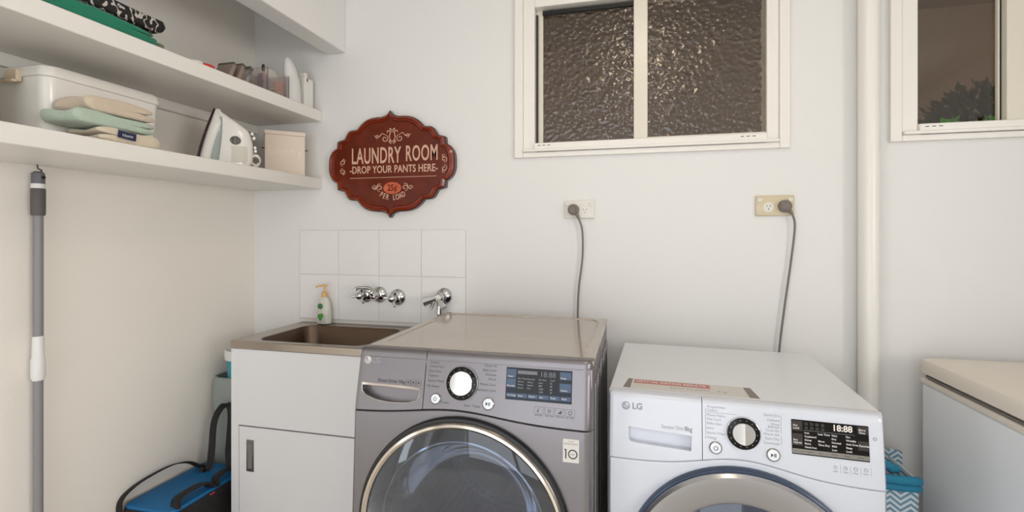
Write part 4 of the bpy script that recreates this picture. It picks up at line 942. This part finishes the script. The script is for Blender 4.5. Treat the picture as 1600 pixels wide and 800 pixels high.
# iron standing on its heel
t = thing('clothes_iron', 'white steam iron standing upright on its heel on the lower shelf', 'iron', (-1.50, 1.54, SZ1), math.radians(-42))
t.scale = (0.82, 0.82, 1.0)
IC = -1.50
def iw(z): u = max(0.0, min(1, (z-SZ1)/0.212)); return 0.050*math.sqrt(max(0.004, 1-u**1.7))
sole = lambda z: 1.430+0.070*(((z-SZ1)/0.212)**1.35)
def bodyr(z):
    pts = [(0, 1.640), (0.02, 1.652), (0.05, 1.655), (0.09, 1.652), (0.125, 1.642), (0.14, 1.632), (0.17, 1.583), (0.195, 1.535), (0.212, 1.506)]
    u = z-SZ1
    for (a, va), (c, vc) in zip(pts, pts[1:]):
        if u <= c: return va+(vc-va)*(u-a)/(c-a)
    return pts[-1][1]
zs = [SZ1+0.001+0.211*i/20 for i in range(21)]
def ir(z, a, b_, k=1.0, n=12):
    hw = iw(z)*k; L = b_-a; return [(IC+hw*math.copysign(abs(math.sin(q))**0.8, math.sin(q)), (a+b_)/2-L/2*math.copysign(abs(math.cos(q))**0.6, math.cos(q)), z) for q in [2*PI*i/(2*n) for i in range(2*n)]]
part('soleplate', MB().loft([[(IC-iw(z)*1.04, sole(z)-0.006, z), (IC+iw(z)*1.04, sole(z)-0.006, z), (IC+iw(z)*1.04, sole(z)+0.001, z), (IC-iw(z)*1.04, sole(z)+0.001, z)] for z in zs]), 'maroon', t)
part('skirt', MB().loft([ir(z, sole(z), sole(z)+(0.055 if z < SZ1+0.15 else 0.055*(1-(z-SZ1-0.15)/0.07)+0.004), 1.0) for z in zs]), 'ironw', t)
part('tank', MB().loft([ir(z, sole(z)+0.025, sole(z)+0.088*(1-0.7*((z-SZ1)/0.212)**2), 0.90) for z in zs[:18]]), 'irongrey', t)
bo_ = part('body', MB().loft([ir(z, sole(z)+0.050*(1-0.8*((z-SZ1)/0.212)**2), max(bodyr(z), sole(z)+0.02), 0.80) for z in zs]), 'ironw', t)
hole = MB(); hole.tube([(-1.7, 1.578, SZ1+0.095), (-1.3, 1.578, SZ1+0.095)], 0.017, 20); hole.v = [(x, y+ (y-1.578)*0.35, z) for x, y, z in hole.v]
org = t.location; hole.v = [tuple(Vector(p)-org) for p in hole.v]
cut(bo_, hole)
part('handle_core', MB().tube([(IC, 1.578-0.0, SZ1+0.078), (IC, 1.578, SZ1+0.112)], 0.012, 12).box(IC-0.006, IC+0.006, 1.553, 1.604, SZ1+0.078, SZ1+0.112), 'plastic', t)
part('grip_panel', MB().loft([ir(z, 1.535, bodyr(z)-0.012, 0.84) for z in zs[1:8]]), 'iront', t)
kn = MB()
for zz, yy in ((0.128, 1.648), (0.112, 1.656), (0.075, 1.660), (0.062, 1.662)): kn.tube([(IC-0.02, yy, SZ1+zz), (IC+0.02, yy, SZ1+zz)], 0.006, 12)
part('dial', kn, 'ironw', t)
cr = MB(); pts = []
for k in range(40):
    a = k*0.62; pts.append((-1.495+0.012*math.cos(a), 1.664+0.020*math.sin(a), SZ1+0.026+0.018*math.cos(a*1.0)+0.0002*k-0.0025*(k % 3)))
cr.tube([(IC, 1.648, SZ1+0.050)]+pts, 0.0034, 8); part('cord', cr, 'iront', t)

# cream painted box
t = thing('storage_box', 'cream painted lidded box with faint script at the end of the lower shelf', 'box', (-1.544, 1.792, SZ1), math.radians(41.3))
part('box', MB().box(0.002, 0.163, 0.002, 0.108, 0.0005, 0.176), 'woodbox', t, world=False, bevel=0.002)
part('lid', MB().box(0, 0.165, 0, 0.110, 0.176, 0.194), 'woodbox', t, world=False, bevel=0.002)
part('lid_knob', MB().lathe([(0.010, 0), (0.010, 0.003), (0.016, 0.006), (0.004, 0.009)], 20, T(0.085, 0.055, 0.194)), 'compactd', t, world=False)
part('lettering', text_mb('Laundry', 0.052, T(0.082, 0.0018, 0.104)@RX(PI/2)@RZ(-0.04), xs=0.80, ext=0.0006, align='CENTER'), 'woodbox2', t, world=False, smooth=False)
for x0_, s_ in ((0.002, -1), (0.163, 1)): part('side_pin', MB().tube([(x0_-0.002*s_, 0.03, 0.118), (x0_+0.013*s_, 0.03, 0.118)], 0.0026, 8), 'hook', t, world=False)

# ------------------------------------------------------------------ things on the upper shelf
GX0, GX1 = -1.70, -1.418
gm = folded(0.84, 1.200, SZ2+0.0005, 3, 0.0145, GX0, GX1, 11, first=1, wob=0.005, nx=18)
solo('folded_garment', gm, 'green', 'emerald green folded garment under the black patterned one on the upper shelf', 'clothes', (-1.55, 1.03, SZ2), sub=1)
solo('folded_garment', folded(1.2165, 1.238, SZ2+0.0005, 1, 0.022, -1.50, -1.44, 2, nx=6, wob=0.001), 'olive', 'small olive cloth tucked under the right end of the green garment', 'clothes', (-1.5, 1.2, SZ2))
bpy.data.objects['folded_garment.001'].location.z += 0.0
gm = folded(0.80, 1.215, SZ2+0.0500, 2, 0.022, GX0, GX1-0.004, 21, first=1, wob=0.007, nx=18)
solo('folded_garment', gm, 'palm', 'black garment with white leaf print folded on top of the green one', 'clothes', (-1.55, 1.03, SZ2+0.05), sub=1)

rd = thing('round_tin', 'small round tin with red lid on the upper shelf beside the folded clothes', 'tin', (-1.47, 1.412, SZ2))
part('lid', MB().lathe([(0.030, 0.008), (0.032, 0.010), (0.032, 0.020), (0.028, 0.023), (0.0005, 0.0235)], 28, T(-1.47, 1.418, SZ2)), 'red', rd)
part('tin', MB().lathe([(0.029, 0.0005), (0.030, 0.002), (0.030, 0.0085), (0.0005, 0.0085)], 28, T(-1.47, 1.418, SZ2)), 'white', rd)
solo('white_jar', MB().lathe([(0.02, 0.0005), (0.022, 0.003), (0.022, 0.016), (0.018, 0.020), (0.0005, 0.021)], 24, T(-1.455, 1.368, SZ2)), 'white', 'low white jar just left of the red-lidded tin', 'jar', (-1.455, 1.368, SZ2))
def compact(y, ang, h, label, m):
    t = thing('makeup_palette', label, 'makeup palette', (-1.47, y, SZ2))
    mx = T(-1.47, y, SZ2+0.001)@RX(-ang)
    part('case', MB().box(-0.035, 0.035, -0.006, 0.010, 0, h, mx), m, t, bevel=0.002); part('edge', MB().box(-0.036, 0.036, -0.007, 0.011, h-0.010, h, mx), 'compactd', t, bevel=0.0015)
compact(1.492, 0.42, 0.068, 'grey makeup palette leaning left in the row of three', 'compact')
compact(1.530, 0.42, 0.078, 'brown makeup palette in the middle of the leaning three', 'compact')
compact(1.568, 0.42, 0.080, 'pale grey makeup palette leaning nearest the clear organizer', 'acryl')
t = thing('acrylic_organizer', 'clear acrylic organizer holding small toiletries on the upper shelf', 'organizer', (-1.50, 1.73, SZ2))
ob_ = MB(); a0, a1, c0, c1 = -1.56, -1.425, 1.672, 1.80
ob_.box(a0, a1, c0, c1, SZ2+0.0005, SZ2+0.004); ob_.box(a0, a1, c0, c0+0.003, SZ2+0.004, SZ2+0.100); ob_.box(a0, a1, c1-0.003, c1, SZ2+0.004, SZ2+0.100); ob_.box(a1-0.003, a1, c0+0.003, c1-0.003, SZ2+0.004, SZ2+0.095); ob_.box(a0, a0+0.003, c0+0.003, c1-0.003, SZ2+0.004, SZ2+0.100)
part('tray', ob_, 'acryl', t, smooth=False)
t = thing('makeup_brush', 'makeup brush with black tip standing in the clear organizer', 'makeup brush', (-1.45, 1.68, SZ2+0.005))
part('handle', MB().tube([(-1.45, 1.684, SZ2+0.0045), (-1.45, 1.680, SZ2+0.085)], 0.0035, 10), 'tubc', t); part('bristles', MB().tube([(-1.45, 1.680, SZ2+0.085), (-1.45, 1.679, SZ2+0.098), (-1.45, 1.678, SZ2+0.112)], [0.006, 0.0075, 0.005], 12), 'black', t)
solo('cosmetic_tube', MB().tube([(-1.455, 1.695, SZ2+0.0045), (-1.455, 1.693, SZ2+0.085)], [0.004, 0.005], 12), 'tubc', 'slim cream cosmetic tube beside the brush in the organizer', 'cosmetic tube', (-1.455, 1.695, SZ2+0.0045))
solo('purple_bottle', MB().lathe([(0.018, 0), (0.020, 0.003), (0.020, 0.075), (0.016, 0.085), (0.006, 0.09)], 20, T(-1.49, 1.722, SZ2+0.0045)), 'purple', 'pale purple bottle standing in the clear organizer', 'bottle', (-1.49, 1.722, SZ2+0.0045))
t = thing('orange_sachet', 'crumpled orange sachet in the right side of the clear organizer', 'sachet', (-1.46, 1.77, SZ2+0.0045))
sa = MB(); rn = random.Random(4)
sa.loft([[(-1.455+0.014*math.cos(q)*(1+0.3*rn.random()), 1.768+0.022*math.sin(q)*(1+0.2*rn.random()), SZ2+0.005+z) for q in [2*PI*k/10 for k in range(10)]] for z in (0, 0.015, 0.03, 0.05, 0.062)]); part('packet', sa, 'orange', t, smooth=False)
for k in range(3): solo('hair_clip', MB().tube([(-1.435-0.012*k, 1.712+0.012*k, SZ2+0.008+0.012*k), (-1.437-0.012*k, 1.750+0.006*k, SZ2+0.014+0.008*k)], [0.006, 0.004], 8), ('tubc', 'dark', 'tubc')[k], ('small tan hair clip low in the organizer, nearest the front', 'small dark hair clip in the organizer beside the orange sachet', 'small tan hair clip behind the dark one in the organizer')[k], 'hair clip', (-1.44-0.012*k, 1.72, SZ2+0.005))
solo('tissue_bag', MB().loft([[(-1.60+0.03*math.cos(q), 1.745+(0.035-0.012*i)*math.sin(q), SZ2+0.0005+z) for q in [2*PI*k/14 for k in range(14)]] for i, z in enumerate((0, 0.06, 0.115, 0.135))]), 'acryl', 'cloudy white bag standing behind the purple bottle', 'bag', (-1.6, 1.745, SZ2))
def oval_bottle(name, x, y, prof, m, lab, cat, ex=0.6):
    return solo(name, MB().loft([[(x+r*ex*math.cos(q), y+dy_+r*math.sin(q), SZ2+0.0005+z) for q in [2*PI*k/24 for k in range(24)]] for r, z, dy_ in prof]), m, lab, cat, (x, y, SZ2))
oval_bottle('spray_bottle', -1.455, 1.858, [(0.040, 0, 0), (0.046, 0.004, 0), (0.046, 0.06, 0), (0.042, 0.11, -0.006), (0.032, 0.155, -0.016), (0.020, 0.182, -0.024), (0.008, 0.192, -0.028)], 'white', 'tall white rounded bottle standing right of the clear organizer', 'bottle')
oval_bottle('white_bottle', -1.56, 1.835, [(0.045, 0, 0), (0.05, 0.005, 0), (0.05, 0.11, 0), (0.044, 0.145, 0), (0.02, 0.155, 0)], 'tub', 'squat cream-white bottle behind the tall rounded bottle', 'bottle')
t = thing('white_carton', 'slim white carton leaning on the wall at the end of the upper shelf', 'carton', (-1.47, 1.94, SZ2))
part('carton', MB().box(-1.53, -1.435, 1.915, 1.975, SZ2+0.0005, SZ2+0.135), 'tub', t, bevel=0.002); part('flap', MB().box(-1.529, -1.436, 1.916, 1.935, SZ2+0.135, SZ2+0.155), 'tub', t, bevel=0.001)
part('spot', MB().box(-1.4352, -1.4342, 1.930, 1.937, SZ2+0.118, SZ2+0.132), 'dark', t)

# ------------------------------------------------------------------ mop pole on its hook
PXp, PYp = -1.742, 1.090
t = thing('extension_pole', 'grey telescopic pole hanging from a hook under the lower shelf', 'pole', (PXp, PYp, 0.02))
part('head', MB().tube([(PXp, PYp, 1.402), (PXp, PYp, 1.436), (PXp, PYp, 1.441)], [0.0165, 0.0155, 0.010], 20), 'poleh', t)
part('eye', MB().tube([(PXp+0.0140, PYp+0.004, 1.423), (PXp+0.0175, PYp+0.004, 1.423)], 0.005, 14), 'black', t)
part('collar', MB().tube([(PXp, PYp, 1.390), (PXp, PYp, 1.404)], 0.0168, 20), 'white', t)
part('grip', MB().tube([(PXp, PYp, 1.308), (PXp, PYp, 1.314), (PXp, PYp, 1.385), (PXp, PYp, 1.391)], [0.0155, 0.0175, 0.0175, 0.016], 20), 'poled', t)
part('upper_tube', MB().tube([(PXp, PYp, 0.93), (PXp, PYp, 1.312)], 0.0125, 20), 'poleg', t)
part('joint', MB().tube([(PXp, PYp, 0.812), (PXp, PYp, 0.822), (PXp, PYp, 0.875), (PXp, PYp, 0.880), (PXp, PYp, 0.945)], [0.014, 0.0175, 0.0175, 0.0150, 0.0140], 20), 'white', t)
part('lower_tube', MB().tube([(PXp, PYp, 0.10), (PXp, PYp, 0.815)], 0.0120, 20), 'poleg', t)
hk = MB(); hk.tube(spline([(PXp, PYp-0.002, 1.462), (PXp, PYp, 1.450), (PXp+0.006, PYp+0.005, 1.445), (PXp+0.008, PYp, 1.436), (PXp+0.004, PYp-0.004, 1.430)], 6), 0.0020, 8)
solo('cup_hook', hk, 'hook', 'small brass hook screwed under the lower shelf above the pole', 'hook', (PXp, PYp, 1.462))

# ------------------------------------------------------------------ cooler bag
t = thing('cooler_bag', 'blue cooler bag with black trim and straps between wall and cabinet', 'cooler bag', (-1.64, 1.52, 0))
ax0, ax1, ay0, ay1, az = -1.757, -1.535, 1.345, 1.695, 0.292
bcx_, bcy_ = (ax0+ax1)/2, (ay0+ay1)/2; bhx, bhy = (ax1-ax0)/2, (ay1-ay0)/2
rb_ = lambda k, z, r=0.03: rr3(bcx_, bcy_, bhx*k, bhy-(bhx-bhx*k), r, z)
part('body', MB().loft([rb_(0.93, 0.001), rb_(0.98, 0.02), rb_(0.99, 0.15), rb_(0.985, az-0.03)]), 'bagblack', t)
part('lid', MB().loft([rb_(0.97, az-0.012, 0.03), rb_(0.985, az-0.002, 0.03), rb_(0.95, az+0.004, 0.028), rb_(0.6, az+0.010, 0.025)]), 'bagblue', t)
pp = [tuple(p) for p in rb_(1.0, az-0.014)]; part('piping', MB().loft([rb_(0.985, az-0.032), rb_(1.005, az-0.030), rb_(1.01, az-0.012), rb_(0.99, az-0.006), rb_(0.975, az-0.010)]), 'bagblack', t)
part('strap', MB().ribbon(spline([(-1.752, 1.345, 0.22), (-1.760, 1.345, 0.30), (-1.757, 1.385, 0.335), (-1.752, 1.46, 0.350), (-1.745, 1.54, 0.352), (-1.735, 1.60, 0.335), (-1.715, 1.625, 0.312), (-1.685, 1.63, 0.307)], 7), (1, -0.15, 0.35), 0.030, 0.004), 'bagblack', t)
part('strap', MB().ribbon(spline([(-1.685, 1.60, 0.307), (-1.655, 1.615, 0.315), (-1.655, 1.63, 0.38), (-1.668, 1.655, 0.48), (-1.652, 1.672, 0.535), (-1.625, 1.680, 0.550), (-1.598, 1.668, 0.525), (-1.590, 1.655, 0.44), (-1.592, 1.65, 0.37), (-1.575, 1.64, 0.31), (-1.56, 1.64, 0.28)], 7), (0.9, 0.55, 0.15), 0.024, 0.004), 'bagblack', t)
hn = MB(); hn.ribbon(spline([(-1.545, 1.375, 0.290), (-1.562, 1.39, 0.318), (-1.560, 1.44, 0.326), (-1.556, 1.50, 0.322), (-1.545, 1.525, 0.295)], 7), (1, 0, 0.2), 0.034, 0.008); hn.ribbon(spline([(-1.540, 1.54, 0.290), (-1.556, 1.55, 0.318), (-1.552, 1.59, 0.328), (-1.548, 1.64, 0.322), (-1.54, 1.665, 0.295)], 7), (1, 0, 0.2), 0.030, 0.008)
part('handle', hn, 'bagblack', t)
part('zip_pull', MB().box(-1.532, -1.528, 1.50, 1.52, 0.280, 0.284), 'red', t)

# bins in the corner behind the bag
hc = (-1.668, 1.835)
t = thing('laundry_bin', 'tall grey plastic bin in the corner behind the blue cooler bag', 'bin', (hc[0], hc[1], 0))
Rh = lambda hx, hy, z, r=0.05: rr3(hc[0], hc[1], hx, hy, r, z)
part('bin', MB().loft([Rh(0.085, 0.10, 0.001), Rh(0.095, 0.11, 0.3), Rh(0.100, 0.118, 0.60), Rh(0.096, 0.113, 0.64), Rh(0.090, 0.107, 0.642), Rh(0.088, 0.104, 0.61), Rh(0.078, 0.09, 0.02)]), 'hampgrey', t)
tc_ = (-1.640, 1.80)
t = thing('teal_bucket', 'narrow teal bucket with white rim standing inside the grey bin', 'bucket', (tc_[0], tc_[1], 0.02))
part('bucket', MB().lathe([(0.040, 0.022), (0.045, 0.024), (0.070, 0.60), (0.080, 0.735), (0.077, 0.735), (0.066, 0.60), (0.040, 0.03)], 40, T(tc_[0], tc_[1], 0), closed=False), 'teal', t)
part('rim', MB().lathe([(0.0795, 0.715), (0.0850, 0.717), (0.0860, 0.752), (0.081, 0.757), (0.077, 0.752), (0.0765, 0.72)], 40, T(tc_[0], tc_[1], 0), closed=True), 'white', t)

# ------------------------------------------------------------------ ceiling lamp
def ceiling_lamp(LX, LY, r, m, label):
    t = thing('ceiling_lamp', label, 'ceiling lamp', (LX, LY, ZC))
    part('base', MB().lathe([(r+0.015, 0), (r+0.015, -0.014), (r+0.005, -0.018), (0.0005, -0.018)], 40, T(LX, LY, ZC-0.0005)), 'white', t)
    part('shade', MB().lathe([(r, -0.018), (r*0.97, -0.035), (r*0.8, -0.058), (r*0.47, -0.073), (0.0005, -0.078)], 40, T(LX, LY, ZC-0.0005)), m, t)
ceiling_lamp(0.055, 0.86, 0.14, 'lampw', 'round frosted ceiling lamp whose reflection glows in the hammered glass window')

# ------------------------------------------------------------------ outside: shrub and bench on the porch
t = thing('potted_shrub', 'dark round shrub outside the right-hand window with bright green leaves', 'shrub', (1.62, 2.75, 0))
part('pot', MB().lathe([(0.14, 0.0), (0.16, 0.02), (0.20, 0.34), (0.22, 0.35), (0.22, 0.40), (0.19, 0.40), (0.18, 0.36)], 28, T(1.62, 2.75, 0)), 'terra', t)
part('trunk', MB().tube([(1.62, 2.75, 0.34), (1.60, 2.75, 0.8), (1.63, 2.76, 1.5)], [0.03, 0.022, 0.015], 10), 'dark', t)
lf = MB(); rn = random.Random(12)
def leaf(m, c, d, L, wv):
    d = Vector(d).normalized(); s = d.orthogonal().normalized(); s = (Matrix.Rotation(rn.uniform(0, 6.28), 3, d)@s); n = d.cross(s)
    c = Vector(c); m.add([tuple(c), tuple(c+d*L*0.5+s*wv+n*0.002), tuple(c+d*L), tuple(c+d*L*0.5-s*wv+n*0.002), tuple(c+d*L*0.5-n*0.004)], [(0, 1, 4), (1, 2, 4), (2, 3, 4), (3, 0, 4)])
for k in range(1500):
    d = Vector((rn.gauss(0, 1), rn.gauss(0, 1), rn.gauss(0, 1))).normalized(); r = 0.30*rn.uniform(0.3, 1)**0.5
    leaf(lf, (1.62+d.x*r, 2.75+d.y*r*0.8, 1.66+d.z*r*0.95), d+Vector((rn.uniform(-1, 1), rn.uniform(-1, 1), rn.uniform(-0.6, 0.6)))*0.7, rn.uniform(0.05, 0.08), 0.016)
part('foliage', lf, 'plantd', t, smooth=False)
t = thing('potted_herb', 'bright green leafy herb on the sill outside the right-hand window', 'plant', (1.29, 2.22, 1.50))
lf = MB()
for k in range(110):
    cx = rn.choice((1.185, 1.32, 1.345)); leaf(lf, (cx+rn.uniform(-0.02, 0.02), 2.22+rn.uniform(-0.03, 0.03), 1.625+rn.uniform(0, 0.06)), (rn.uniform(-1, 1), rn.uniform(-1, 1), rn.uniform(0.1, 1)), rn.uniform(0.02, 0.04), 0.009)
part('foliage', lf, 'plantl', t, smooth=False)
part('planter', MB().box(1.12, 1.42, 2.16, 2.28, 1.48, 1.60), 'terra', t, bevel=0.004); part('ledge_bracket', MB().box(1.1, 1.44, 2.10, 2.29, 1.46, 1.48), 'porchf', t)
t = thing('porch_screen', 'blue-grey screen low behind the hammered glass window', 'screen', (0.1, 3.4, 0))
sc = MB()
for k in range(9): sc.box(-0.75+k*0.15, -0.62+k*0.15, 3.40, 3.42, 0.05, 1.62+0.03*math.sin(k*1.7))
part('slats', sc, 'postbl', t, bevel=0.003); part('rail', MB().box(-0.76, 0.72, 3.42, 3.45, 0.3, 0.36).box(-0.76, 0.72, 3.42, 3.45, 1.3, 1.36).box(-0.70, -0.66, 3.42, 3.46, 0, 1.4).box(0.6, 0.64, 3.42, 3.46, 0, 1.4), 'porchf', t)
